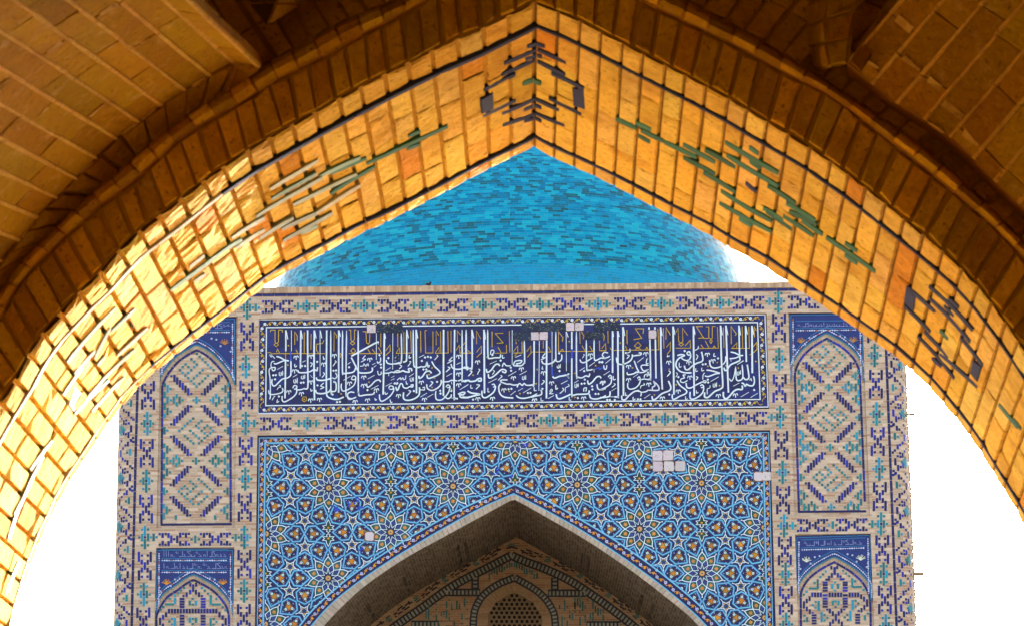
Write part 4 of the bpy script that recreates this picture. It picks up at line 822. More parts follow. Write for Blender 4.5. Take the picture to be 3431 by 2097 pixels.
# ---- the four blind niches of the flanks
def niche(name, apex, lcurve, rcurve, bot, frame, sp_top, gold, dots, bars, script_rows, label=None):
    # apex/lcurve/rcurve: blue arch line; frame: recess (x0,x1,y0,y1)
    b = MB(); Yn = 54.06
    x0, x1, y0, y1 = frame
    qa = [P(x0, y1, Yn), P(x1, y1, Yn), P(x1, y0, Yn), P(x0, y0, Yn)]
    x_0, x_1 = qa[0].x - .2, qa[1].x + .2; z0, z1 = min(qa[0].z, qa[1].z) - .3, max(qa[2].z, qa[3].z) + .3
    b.poly([(x_0, Yn, z0), (x_1, Yn, z0), (x_1, Yn, z1), (x_0, Yn, z1)], uv=[(x_0, z0), (x_1, z0), (x_1, z1), (x_0, z1)])
    root = b.build("niche_panel", M_WALL, portal)
    s = Sheet(Yn - .004)
    L = crom(lcurve, 5); R = crom(rcurve, 5)            # springing -> apex , apex -> springing
    line = [bot[0]] + L + R[1:] + [bot[1]]
    # raised brick moulding outside the arch line, then the blue tile spandrel above
    def offs(l, d):
        o = []
        for i, p in enumerate(l):
            a = l[max(i - 1, 0)]; c_ = l[min(i + 1, len(l) - 1)]; t = (c_[0] - a[0], c_[1] - a[1]); m = math.hypot(*t); o.append((p[0] + t[1] / m * d, p[1] - t[0] / m * d))
        return o
    ol = [p for p in offs(L, 17)]; orr = [p for p in offs(R, 17)]
    cap = (apex[0], apex[1] - 17)
    sp = Sheet(Yn - .012)
    k = len(ol)
    ol = [(max(p[0], x0 + 1), p[1]) for p in ol if p[0] < apex[0] - 1 and p[1] > cap[1]]; orr = [(min(p[0], x1 - 1), p[1]) for p in orr if p[0] > apex[0] + 1 and p[1] > cap[1]]
    tl, tr = sp_top
    edge = [(x0, ol[0][1])] + ol + [cap] + orr + [(x1, orr[-1][1])]
    sp.pg(edge + [tr, tl], lin(32, 52, 118), 0)
    spo = sp.build("blue_spandrel", M_GLAZE, root)
    d = Sheet(Yn - .016)
    e2 = ol + [cap] + orr
    d.ribbon(e2, 4, lin(40, 120, 150), 2)
    d.ribbon([(p[0], p[1] - 21) for p in e2 if p[1] - 21 > tl[1] + 8], 2.6, lin(46, 116, 168), 2)
    d.ribbon([(x0 + 5, ol[0][1] - 6), (tl[0] + 5, tl[1] + 6), (tr[0] - 5, tr[1] + 6), (x1 - 5, orr[-1][1] - 6)], 2.8, lin(46, 116, 168), 2)
    def beads(l, st_):
        al = along(l, np.arange(5, arcl(l)[-1] - 3, st_))
        for i, (p, t) in enumerate(al):
            c_ = lin(196, 110, 66) if (i % 5 == 4 and gold) else jit(lin(196, 206, 238), .1)
            r = (2.2, 3.4, 4.2, 3.0, 2.8)[i % 5]; a = math.atan2(-t[1], t[0])
            d.pg([(p[0] + t[0] * u - t[1] * v_, p[1] + t[1] * u + t[0] * v_) for u, v_ in ((-st_ * .52, 0), (0, r * .8), (st_ * .52, 0), (0, -r * .8))], c_, 4)
    beads([(p[0], p[1] - 11) for p in e2], 7.6)
    beads([(x0 + 12, ol[0][1] - 22), (tl[0] + 12, tl[1] + 14)], 7.6); beads([(x1 - 12, orr[-1][1] - 22), (tr[0] - 12, tr[1] + 14)], 7.6)
    yl = tl[1]; sl2 = (tr[1] - tl[1]) / (tr[0] - tl[0])
    for (r0, r1) in script_rows:
        for yy in (r0 - 4, r1 + 4): d.ribbon([(tl[0] + 20, yy), (tr[0] - 20, yy + sl2 * (tr[0] - tl[0] - 40))], 2.4, lin(46, 116, 168), 2)
        beads([(tl[0] + 18, r1 + 11), (tr[0] - 18, r1 + 11 + sl2 * (tr[0] - tl[0] - 36))], 7.6)
        x = tl[0] + 28
        while x < tr[0] - 28:           # small kufic line: tall shafts, low loops and a running baseline
            yb = r1 - 2 + sl2 * (x - tl[0]); yt = r0 + 1 + sl2 * (x - tl[0]); wl = jit(lin(136, 152, 208), .1); t = random.choice("aablkdoz"); W_ = ru(8, 14)
            if t == 'a': d.ribbon([(x, yt), (x + .6, yb)], 1.7, wl, 4); W_ = 5
            elif t == 'b': d.ribbon([(x, yb - 7), (x, yb), (x + W_, yb), (x + W_, yb - 6)], 1.6, wl, 4)
            elif t == 'l': d.ribbon([(x + W_, yt), (x + W_, yb), (x, yb)], 1.7, wl, 4)
            elif t == 'k': d.ribbon([(x + W_, yt), (x + 1, yt + 3), (x + W_, yb - 5), (x + W_, yb), (x, yb)], 1.6, wl, 4)
            elif t == 'd': d.ribbon([(x + 2, yb - 9), (x + W_ * .8, yb), (x, yb)], 1.6, wl, 4)
            elif t == 'o': d.ribbon([(x, yb), (x + 1, yb - 6), (x + 6, yb - 6), (x + 7, yb), (x, yb), (x + W_, yb)], 1.5, wl, 4)
            else: d.ribbon([(x, yt + 6), (x + 5, yt + 2), (x + 4, yt + 9), (x + W_, yt + 6)], 1.4, wl, 4); W_ += -2
            x += W_ + 2.6
    # flowers and tendrils in the corners
    for sg, (cx0, cy0) in ((1, (x0 + 38, script_rows[-1][1] + 44)), (-1, (x1 - 38, script_rows[-1][1] + 44 + sl2 * 200))):
        fcol = jit(ORANGE if gold == 2 else lin(180, 128, 66) if gold else lin(206, 214, 196), .1)
        for k in range(7):
            a = math.pi * (k / 6.0) + ru(-.1, .1); d.ribbon([(cx0, cy0 + 8), (cx0 + 8 * math.cos(a), cy0 + 3 - 6 * math.sin(a)), (cx0 + 15 * math.cos(a) + ru(-2, 2), cy0 - 11 * math.sin(a))], 2.1, fcol, 4, smooth=True)
        d.disc(cx0, cy0, 3.2, fcol, 5, 6)
        for u, v_ in ((28, -10), (-20, 34), (44, -14), (-24, 20), (14, 14), (-26, -16)):
            d.disc(cx0 + sg * u, cy0 + v_ * .9, 3.3, lin(196, 206, 238), 4, 7); d.disc(cx0 + sg * u, cy0 + v_ * .9, 1.3, NAVY, 5, 5)
    d.build("painted_ornament", M_GLAZE, spo)
    # pale brick soldier course between spandrel and blue line
    for l in (L, R):
        for (p, t) in along(offs(l, 10), np.arange(3, arcl(l)[-1] - 2, 8.0)):
            n_ = (t[1], -t[0]); s.ribbon([(p[0] - n_[0] * 5.5, p[1] - n_[1] * 5.5), (p[0] + n_[0] * 5, p[1] + n_[1] * 5)], 6.3, jit((.42, .32, .235), .18), 3)
    Lt = arcl(line)[-1]
    for u in np.arange(0, Lt - 30, 36):
        seg = [p for p, _ in along(line, np.linspace(u, min(Lt, u + 34.6), 6))]; s.ribbon(seg, 7.2, DARKB(), 6)
    s.ribbon([(bot[0][0] - 3, bot[0][1] + 1), (bot[1][0] + 3, bot[1][1] + 1)], 7.2, DARKB(), 6.6)
    for x, y in dots: s.rect(x, y, 9.4, 9.4, jit(PALE, .1), 1.5); s.rect(x, y, 7.6, 7.6, TURQS(), 6)
    for x, y, w_, h, k in bars: s.rect(x, y, w_ + 2.4, h + 2.4, jit(PALE, .1), 1.5); s.rect(x, y, w_ + .6, h + .3, DARKB() if k == 'd' else TURQS(), 6)
    s.build("glazed_bricks", M_MOSAIC, root)
    return root

DIA = "605,390 640,428 677,462 712,497 745,530 780,565 815,597 535,460 570,493 603,527 570,558 533,597 495,630 460,665 495,697 533,733 567,768 600,803 637,768 672,737 710,700 745,667 462,525 425,557 390,597 425,630 497,558 677,597 640,632 605,665 567,700"
DIA = [((float(a.split(',')[0]) - 602) / 3.766, (float(a.split(',')[1]) - 597) / 3.766) for a in DIA.split()]
def upper_fill(cx, ys, step, hw, lean, top):
    # chevrons of dark bars, dotted lozenges, small flowers and stepped edges; lean = sideways drift per px down
    bars = []; dots = []
    def ax(y): return cx + lean * (y - ys)
    for k in range(6):
        y = ys + step * k; sg = 1 if k % 2 == 0 else -1
        for s_ in (-1, 1):
            for i in range(6):
                u = (i - 2.5) * 9.2; bars.append((ax(y) + s_ * (51 - u), y + sg * (i - 2.5) * 9.05, 7.2, 24, 'd'))
            for i in (-3.6, 3.6): bars.append((ax(y) + s_ * (51 - i * 9.2), y + sg * (3.3 if i > 0 else -3.3) * 9.05 * 1.0, 6.8, 6.8, 'd'))
    for k in range(3):
        y = ys + step * (.5 + 2 * k)
        if k < 3:
            for s_ in (-1, 0, 1):
                x = ax(y) + s_ * 66
                if s_ == 0: bars += [(x, y, 7, 24, 't'), (x - 9.6, y, 6.8, 6.8, 't'), (x + 9.6, y, 6.8, 6.8, 't')]
                else: bars += [(x - 9.6, y, 7, 24, 't'), (x + 9.6, y, 7, 24, 't'), (x, y - 13.5, 7, 15, 't'), (x, y + 13.5, 7, 15, 't'), (x - 19.4, y, 6.8, 6.8, 't'), (x + 19.4, y, 6.8, 6.8, 't')]
            for s_ in (-1, 1):
                e = s_ * hw
                for u, v_, h in ((0, -51, 15), (0, -18, 22), (0, 20, 24), (0, 52, 15), (9.6, -38, 25), (9.6, 0, 25), (9.6, 38, 25)): bars.append((ax(y + v_) + e - s_ * u, y + v_, 7, h, 't'))
                dots += [(ax(y) + e - s_ * 19.2, y - 38), (ax(y) + e - s_ * 19.2, y + 38)]
        ym = ys + step * (1.5 + 2 * k)
        for s_ in (-1, 1): bars.append((ax(ym) + s_ * hw, ym, 7, 25, 't')); dots.append((ax(ym) + s_ * (hw - 9.6), ym))
    for k in range(4):
        y = ys - 50 + 2 * step * k
        if k == 3: continue
        for u, v_ in DIA:
            if k and abs(v_) > 46: continue
            dots.append((ax(y) + u * (1 if k % 2 == 0 else -1), y + v_ * (1.0 if k == 0 else .92)))
    yb = ys + step * 5.3
    return [b for b in bars if b[1] < yb + 20], [q_ for q_ in dots if q_[1] < yb + 26]
br1, dt1 = upper_fill(658.5, 1288.4, 101.6, 106.5, -.008, 1171)
br1 = [b for b in br1 if abs(b[0] - 657) < 112 and b[1] > 1230 and b[1] < 1745]
niche("left_up", (659.3, 1171.6), [(543.8, 1288), (556, 1263), (574, 1236.7), (598, 1210), (627.5, 1189), (659.3, 1171.6)], [(659.3, 1171.6), (691, 1189), (715, 1210), (739, 1236.7), (760, 1266), (771.4, 1294)], [(541, 1755), (773, 1753)], (531, 791, 1064, 1767), ((531, 1066), (791, 1063)), 1, dt1, br1, [(1086, 1104)])
br2, dt2 = upper_fill(2776, 1246, 100.5, 100, .021, 1133)
br2 = [b for b in br2 if b[1] < 1702 and b[1] > 1185]; dt2 = [d for d in dt2 if d[1] < 1700]
niche("right_up", (2769.6, 1133.5), [(2664, 1280), (2664, 1250), (2670, 1227), (2682.5, 1203.6), (2699.5, 1182), (2723, 1162), (2744, 1148), (2769.6, 1133.5)], [(2769.6, 1133.5), (2793, 1146), (2816, 1159), (2839.7, 1178), (2859, 1199), (2871.6, 1220.6), (2880, 1246), (2882, 1280)], [(2677, 1712), (2899, 1710)], (2646, 2897, 1048, 1722), ((2645, 1050), (2893, 1047)), 1, dt2, br2, [(1080, 1096)])
def low(crop, ox_, oy_, k):
    f = lambda x, y, w_, h, c_: (ox_ + x / k, oy_ + y / k, w_ / k, h / k, c_)
    return [f(*c_) for c_ in crop]
LC = [(655, 845, 32, 55, 'd'), (745, 840, 32, 60, 'd'), (698, 895, 32, 120, 'd'), (650, 958, 32, 72, 'd'), (743, 960, 32, 75, 'd'), (595, 998, 32, 72, 'd'), (793, 1000, 32, 76, 'd'), (545, 1020, 34, 34, 'd'), (838, 1022, 34, 30, 'd')]
for y in (1068, 1112, 1155, 1197, 1337, 1380, 1428, 1473): LC += [(522, y, 75, 35, 'd'), (857, y, 75, 35, 'd')]
for i in range(17): LC.append((315 + 47 * i, 1262, 34, 72, 'd'))
LC += [(690, 1068, 34, 30, 't'), (644, 1133, 34, 76, 't'), (742, 1133, 34, 76, 't'), (693, 1158, 40, 28, 't'), (555, 893, 32, 32, 't'), (507, 935, 32, 32, 't'), (460, 975, 32, 32, 't'), (410, 1015, 32, 46, 't'), (838, 893, 32, 32, 't'), (884, 937, 32, 32, 't'), (935, 985, 32, 32, 't'), (978, 1028, 32, 40, 't'),
    (410, 1100, 34, 100, 't'), (325, 1155, 140, 34, 't'), (978, 1105, 34, 110, 't'), (1070, 1158, 140, 32, 't'), (325, 1067, 32, 32, 't'), (1068, 1067, 32, 32, 't'), (224, 1197, 34, 34, 't'), (180, 1242, 32, 32, 't'), (1167, 1200, 34, 34, 't'), (1215, 1247, 32, 32, 't'),
    (267, 1318, 34, 76, 'd'), (220, 1360, 34, 76, 'd'), (172, 1425, 32, 115, 'd'), (1118, 1318, 34, 86, 'd'), (1168, 1365, 34, 70, 'd'), (1216, 1430, 32, 115, 'd'), (218, 1490, 32, 60, 'd'), (1168, 1490, 32, 60, 'd'),
    (360, 1385, 32, 32, 't'), (320, 1427, 32, 32, 't'), (408, 1440, 32, 140, 't'), (360, 1470, 32, 32, 't'), (978, 1440, 32, 130, 't'), (1025, 1387, 32, 32, 't'), (1068, 1433, 30, 30, 't'), (1022, 1475, 30, 30, 't'), (648, 1405, 34, 80, 't'), (742, 1405, 34, 80, 't'), (695, 1385, 34, 30, 't'), (692, 1468, 34, 30, 't')]
niche("left_low", (648.4, 1941), [(524, 2062), (536, 2035), (560.5, 1999), (596, 1975), (624, 1954), (648.4, 1941)], [(648.4, 1941), (680, 1957), (710, 1975), (733.7, 1997), (755, 2025), (765, 2052), (767, 2068)], [(523, 2540), (769, 2540)], (520, 785, 1834, 2560), ((521, 1836), (784, 1836)), 2, [], low(LC, 500, 1780, 4.75), [(1843, 1865), (1883, 1905)])
RC = [(651, 627, 28, 50, 'd'), (738, 622, 28, 50, 'd'), (700, 675, 34, 115, 'd'), (658, 742, 28, 70, 'd'), (748, 740, 28, 68, 'd'), (616, 768, 30, 36, 'd'), (787, 760, 30, 34, 'd'), (597, 806, 72, 32, 'd'), (812, 800, 72, 32, 'd')]
for y in (850, 887, 930, 970, 1040, 1090, 1130, 1168, 1210): RC += [(558, y, 72, 32, 'd'), (858, y, 72, 32, 'd')]
for x in (365, 408, 450, 492, 625, 668, 710, 753, 796, 925, 967, 1010, 1052): RC.append((x, 1033, 30, 68, 'd'))
RC += [(664, 906, 34, 72, 't'), (750, 906, 34, 72, 't'), (705, 845, 30, 26, 't'), (706, 970, 30, 26, 't'), (568, 682, 28, 28, 't'), (526, 727, 30, 28, 't'), (484, 768, 30, 30, 't'), (826, 673, 28, 28, 't'), (870, 714, 32, 30, 't'), (918, 752, 28, 28, 't'), (446, 870, 28, 140, 't'), (380, 938, 130, 30, 't'), (964, 850, 28, 130, 't'), (1035, 915, 140, 30, 't'), (400, 855, 30, 34, 't'), (1005, 830, 32, 34, 't'),
    (280, 985, 30, 30, 't'), (238, 1030, 30, 30, 't'), (1135, 958, 32, 30, 't'), (324, 1088, 28, 70, 'd'), (282, 1124, 28, 66, 'd'), (240, 1184, 28, 110, 'd'), (284, 1246, 28, 70, 'd'), (328, 1285, 28, 70, 'd'), (370, 1300, 28, 28, 'd'), (1096, 1060, 30, 70, 'd'), (1140, 1096, 28, 72, 'd'), (1186, 1156, 30, 112, 'd'), (1145, 1220, 28, 70, 'd'), (1102, 1262, 28, 66, 'd'), (1060, 1275, 32, 26, 'd'),
    (415, 1140, 30, 30, 't'), (372, 1188, 32, 30, 't'), (415, 1224, 30, 26, 't'), (460, 1200, 34, 150, 't'), (674, 1155, 30, 70, 't'), (758, 1155, 30, 70, 't'), (712, 1132, 34, 30, 't'), (714, 1216, 34, 28, 't'), (970, 1185, 32, 150, 't'), (1014, 1122, 30, 30, 't'), (1055, 1165, 28, 30, 't'), (1016, 1207, 30, 30, 't'),
    (590, 1254, 30, 28, 'd'), (628, 1275, 30, 70, 'd'), (673, 1315, 28, 70, 'd'), (718, 1372, 30, 105, 'd'), (760, 1312, 28, 68, 'd'), (802, 1272, 28, 66, 'd'), (843, 1252, 30, 26, 'd'), (675, 1432, 28, 66, 'd'), (763, 1432, 28, 66, 'd'), (633, 1475, 28, 70, 'd'), (808, 1470, 28, 70, 'd')]
for y in (1340, 1380, 1420, 1460): RC += [(392, y, 70, 30, 'd'), (1045, y - 8, 70, 30, 'd')]
RC += [(505, 1362, 30, 150, 't'), (935, 1348, 30, 150, 't'), (548, 1335, 30, 30, 't'), (590, 1376, 30, 30, 't'), (548, 1415, 30, 30, 't'), (890, 1332, 30, 30, 't'), (850, 1370, 30, 30, 't'), (897, 1410, 30, 30, 't'), (288, 1403, 30, 70, 't'), (247, 1343, 30, 30, 't'), (247, 1425, 30, 30, 't'), (1153, 1375, 30, 70, 't'), (1195, 1315, 30, 30, 't')]
niche("right_low", (2795, 1882), [(2683, 2010), (2684, 1985), (2694, 1960), (2710, 1938), (2735, 1916), (2762, 1899), (2795, 1882)], [(2795, 1882), (2835, 1904), (2862, 1923), (2888, 1948), (2905, 1975), (2914, 2000), (2916, 2015)], [(2687, 2540), (2926, 2540)], (2664, 2922, 1790, 2560), ((2665, 1794), (2920, 1786)), 0, [], low(RC, 2640, 1760, 4.47), [(1811, 1830)])

# ------------------------------------------------------------------ dome behind the portal
YD = 75.0
T = NT("dome_tile", .35); T.b.inputs["Specular IOR Level"].default_value = .05; uv = T.n("ShaderNodeUVMap").outputs[0]; sx_ = T.n("ShaderNodeSeparateXYZ"); T.l(uv, sx_.inputs[0])
hrow = .074; v = T.math('DIVIDE', sx_.outputs[1], hrow); row = T.math('FLOOR', v)
wn1 = T.n("ShaderNodeTexWhiteNoise", noise_dimensions='1D'); T.l(row, wn1.inputs["W"])
lowb = T.math('LESS_THAN', sx_.outputs[1], 1.3)
wid = T.math('SUBTRACT', .23, T.math('MULTIPLY', lowb, .10))
u = T.math('ADD', T.math('DIVIDE', sx_.outputs[0], wid), T.math('MULTIPLY', wn1.outputs[0], 7.0)); cell = T.math('FLOOR', u)
cb = T.n("ShaderNodeCombineXYZ"); T.l(cell, cb.inputs[0]); T.l(row, cb.inputs[1])
w2 = T.n("ShaderNodeTexWhiteNoise", noise_dimensions='2D'); T.l(cb.outputs[0], w2.inputs["Vector"])
cv = T.n("ShaderNodeVectorMath", operation='MULTIPLY'); T.l(cb.outputs[0], cv.inputs[0]); cv.inputs[1].default_value = (.15, .17, 1)
ns = T.noise(cv.outputs[0], 1.0, 3, .6)
f = T.math('ADD', T.math('MULTIPLY', w2.outputs[0], .70), T.math('MULTIPLY', T.math('SUBTRACT', ns, .30), .85))
c = T.ramp(f, [(.0, lin(18, 150, 174)), (.3, lin(4, 133, 169)), (.5, lin(0, 118, 160)), (.66, lin(0, 100, 144)), (.8, lin(18, 88, 112)), (1.0, lin(24, 70, 86))])
c = T.mix(T.math('MULTIPLY', lowb, .45), c, T.mix(w2.outputs[0], (.004, .13, .40), (.01, .27, .50)))
fu, fv = T.math('FRACT', u), T.math('FRACT', v)
m = T.math('MAXIMUM', T.math('LESS_THAN', fu, .035), T.math('LESS_THAN', fv, .085))
c = T.mix(T.math('MULTIPLY', m, .55), c, (.10, .20, .24))
T.l(c, T.b.inputs["Base Color"])
w3 = T.n("ShaderNodeTexWhiteNoise", noise_dimensions='2D'); T.l(cb.outputs[0], w3.inputs["Vector"])
nm = T.n("ShaderNodeVectorMath", operation='SUBTRACT'); T.l(w3.outputs[1], nm.inputs[0]); nm.inputs[1].default_value = (.5, .5, .5)
ns_ = T.n("ShaderNodeVectorMath", operation='SCALE'); T.l(nm.outputs[0], ns_.inputs[0]); ns_.inputs[3].default_value = .07
na = T.n("ShaderNodeVectorMath", operation='ADD'); T.l(ns_.outputs[0], na.inputs[0]); T.l(T.n("ShaderNodeNewGeometry").outputs["Normal"], na.inputs[1])
nn = T.n("ShaderNodeVectorMath", operation='NORMALIZE'); T.l(na.outputs[0], nn.inputs[0]); T.l(nn.outputs[0], T.b.inputs["Normal"])
dome = empty("tiled_dome", "turquoise tiled dome rising behind the portal parapet", "dome")
DC = P(1721, 1226, YD); RD = 852 / FPX * YD
d = MB(); nu, nv = 128, 44; vs = []; prof = []
for j in range(nv + 1):
    a = -math.radians(38) + (math.radians(128)) * j / nv
    r = RD * math.cos(a); z = RD * math.sin(a) * (1.0 if a < 0 else 1.0 + .16 * (a / 1.57) ** 2)
    prof.append((max(r, .02), z))
acc = [0.0]
for a, b in zip(prof, prof[1:]): acc.append(acc[-1] + math.dist(a, b))
for j in range(nv):
    for i in range(nu):
        a0, a1 = 2 * math.pi * i / nu, 2 * math.pi * (i + 1) / nu
        g = lambda a, j_: (DC.x + prof[j_][0] * math.sin(a), YD - prof[j_][0] * math.cos(a), DC.z + prof[j_][1])
        A0, A1 = (i - nu / 2) / nu * 2 * math.pi * RD, (i + 1 - nu / 2) / nu * 2 * math.pi * RD
        if i >= nu / 2: pass
        d.poly([g(a0, j), g(a1, j), g(a1, j + 1), g(a0, j + 1)], uv=[(A0, acc[j] - acc[13]), (A1, acc[j] - acc[13]), (A1, acc[j + 1] - acc[13]), (A0, acc[j + 1] - acc[13])])
d.build("dome_shell", T.m, dome, smooth=True)
dr = MB(); n = 64; rr = prof[0][0] * .99; z1 = DC.z + prof[0][1] + .02
for i in range(n):
    a0, a1 = 2 * math.pi * i / n, 2 * math.pi * (i + 1) / n
    q0, q1 = (DC.x + rr * math.sin(a0), YD - rr * math.cos(a0)), (DC.x + rr * math.sin(a1), YD - rr * math.cos(a1))
    dr.poly([(*q0, 6), (*q1, 6), (*q1, z1), (*q0, z1)], uv=[(a0 * rr, 0), (a1 * rr, 0), (a1 * rr, z1), (a0 * rr, z1)])
dr.build("drum", M_WALL, dome)
hb = MB(); hb.box(DC.x - 8.0, DC.x + 8.0, 62.3, 84, 0, 8.5); hb.build("prayer_hall", M_WALL, dome)

# small dark bird on the parapet
q = P(1435, 966, 54.05); q.z = ZT + .035
bm_ = MB()
def blob(cx, cy_, cz, rx, ry, rz, n=8, m=6):
    for j in range(m):
        for i in range(n):
            g = lambda i_, j_: (cx + rx * math.sin(math.pi * j_ / m) * math.cos(2 * math.pi * i_ / n), cy_ + ry * math.sin(math.pi * j_ / m) * math.sin(2 * math.pi * i_ / n), cz + rz * math.cos(math.pi * j_ / m))
            bm_.poly([g(i, j + 1), g(i + 1, j + 1), g(i + 1, j), g(i, j)], (.02, .02, .022))
blob(q.x, q.y, q.z + .045, .055, .035, .03); blob(q.x + .045, q.y, q.z + .08, .024, .022, .022)
bm_.poly([(q.x + .065, q.y - .008, q.z + .08), (q.x + .065, q.y + .008, q.z + .08), (q.x + .09, q.y, q.z + .076)], (.05, .04, .02))
for s_ in (-.012, .012): bm_.box(q.x + .0, q.x + .006, q.y + s_ - .003, q.y + s_ + .003, q.z, q.z + .025, (.04, .03, .02))
bm_.poly([(q.x - .04, q.y - .015, q.z + .05), (q.x - .04, q.y + .015, q.z + .05), (q.x - .115, q.y + .012, q.z + .035), (q.x - .115, q.y - .012, q.z + .035)], (.02, .02, .022))
tag(bm_.build("bird", M_WOOD), "tiny dark bird perched on the parapet in front of the dome", "bird")
# ------------------------------------------------------------------ brick gateway round the camera
gate = empty("brick_gateway", "golden brick gateway arch in the foreground with strips of blue glazed brick", "archway")
YN, YF = 6.5, 7.705; DMAX = YF - YN
NL = [(1791, 7), (1700, 52), (1602, 102), (1460, 161), (1314, 234), (1184, 302), (1028, 388), (828, 502), (706, 584), (560, 700), (438, 793), (385, 851), (331, 914), (263, 978), (209, 1036), (161, 1085), (122, 1138), (88, 1192), (63, 1245), (29, 1299), (0, 1345), (-60, 1450), (-115, 1580), (-160, 1750), (-190, 1950), (-210, 2200), (-228, 2600), (-236, 3300), (-238, 5327)]
FL = [(1788, 490), (1738, 516), (1675, 545), (1587, 589), (1499, 638), (1392, 692), (1314, 733), (1200, 783), (1096, 841), (998, 890), (916, 934), (847, 987), (760, 1056), (682, 1114), (604, 1172), (531, 1228), (463, 1294), (414, 1343), (387, 1384), (342, 1444), (298, 1514), (263, 1563), (233, 1608), (198, 1667), (169, 1732), (139, 1791), (109, 1866), (89, 1920), (69, 1985), (50, 2044), (36, 2110), (20, 2250), (8, 2500), (2, 3000), (0, 4979)]
NR = [(1791, 7), (1900, 48), (1996, 97), (2132, 168), (2300, 253), (2445, 331), (2582, 414), (2708, 487), (2840, 580), (2962, 677), (3030, 733), (3108, 797), (3205, 880), (3293, 973), (3351, 1051), (3400, 1119), (3431, 1163), (3505, 1285), (3575, 1430), (3635, 1590), (3680, 1780), (3710, 2000), (3727, 2300), (3735, 3000), (3738, 5327)]
FR = [(1788, 490), (1850, 526), (1928, 560), (2025, 604), (2123, 655), (2220, 706), (2377, 785), (2475, 846), (2557, 888), (2645, 948), (2718, 997), (2815, 1060), (2913, 1129), (2991, 1182), (3059, 1241), (3132, 1309), (3163, 1350), (3217, 1414), (3267, 1479), (3316, 1558), (3361, 1633), (3396, 1687), (3430, 1747), (3475, 1850), (3512, 1960), (3540, 2090), (3560, 2260), (3570, 2500), (3574, 3200), (3575, 4979)]
class Curve:
    def __init__(s, px, Y):
        w = [P(x, y, Y) for x, y in px]; s.p = np.array(w); d = np.linalg.norm(np.diff(s.p, axis=0), axis=1)
        s.l = np.concatenate([[0], np.cumsum(d)]); s.L = s.l[-1]
    def at(s, t): return Vector([float(np.interp(t, s.l, s.p[:, i])) for i in range(3)])
class Reveal:
    def __init__(s, near, far, k):
        s.n = Curve(near, YN); s.f = Curve(far, YF); s.k = k
        s.tm = min(s.n.L, s.f.L / k) - .002
        # normalised search grid for turning a photograph point into (t, d)
        g = []
        for t in np.arange(0, min(s.tm, 3.2), .02):
            for d in np.arange(0, DMAX + .01, .05): g.append((t, d, *proj(s.S(t, d))))
        s.g = np.array(g)
    def S(s, t, d, h=0.0):
        t = max(0.0, min(t, s.tm)); p = s.n.at(t).lerp(s.f.at(t * s.k), d / DMAX)
        if h: p = p + s.N(t, d) * h
        return p
    def N(s, t, d):
        e = .03; a = s.n.at(max(t - e, 0)).lerp(s.f.at(max(t - e, 0) * s.k), d / DMAX); b = s.n.at(min(t + e, s.tm)).lerp(s.f.at(min(t + e, s.tm) * s.k), d / DMAX)
        v = (s.f.at(t * s.k) - s.n.at(t)); n = (b - a).cross(v).normalized()
        c = Vector((0, a.y, 1.6)) - a
        return n if n.dot(c) > 0 else -n
    def inv(s, px, py):
        i = int(np.argmin((s.g[:, 2] - px) ** 2 + (s.g[:, 3] - py) ** 2)); t, d = s.g[i, 0], s.g[i, 1]
        for _ in range(6):
            x, y = proj(s.S(t, d)); e = 1e-3; x1, y1 = proj(s.S(t + e, d)); x2, y2 = proj(s.S(t, d + e))
            J = np.array([[(x1 - x) / e, (x2 - x) / e], [(y1 - y) / e, (y2 - y) / e]])
            try: dt = np.linalg.solve(J, np.array([px - x, py - y]))
            except Exception: break
            t += float(np.clip(dt[0], -.1, .1)); d += float(np.clip(dt[1], -.2, .2)); t = max(0.0, t); d = max(0.0, min(DMAX, d))
        return t, d
GB = [(0.73, 0.471, 0.093), (0.76, 0.511, 0.105), (0.7, 0.438, 0.078), (0.78, 0.55, 0.145), (0.71, 0.432, 0.075), (0.74, 0.482, 0.099)]
def gcol():
    r = rnd()
    if r < .045: return jit((.62, .27, .035), .1)
    if r < .13: return jit((.74, .49, .15), .08)
    return jit(random.choice(GB), .1, .05)
REV = {}
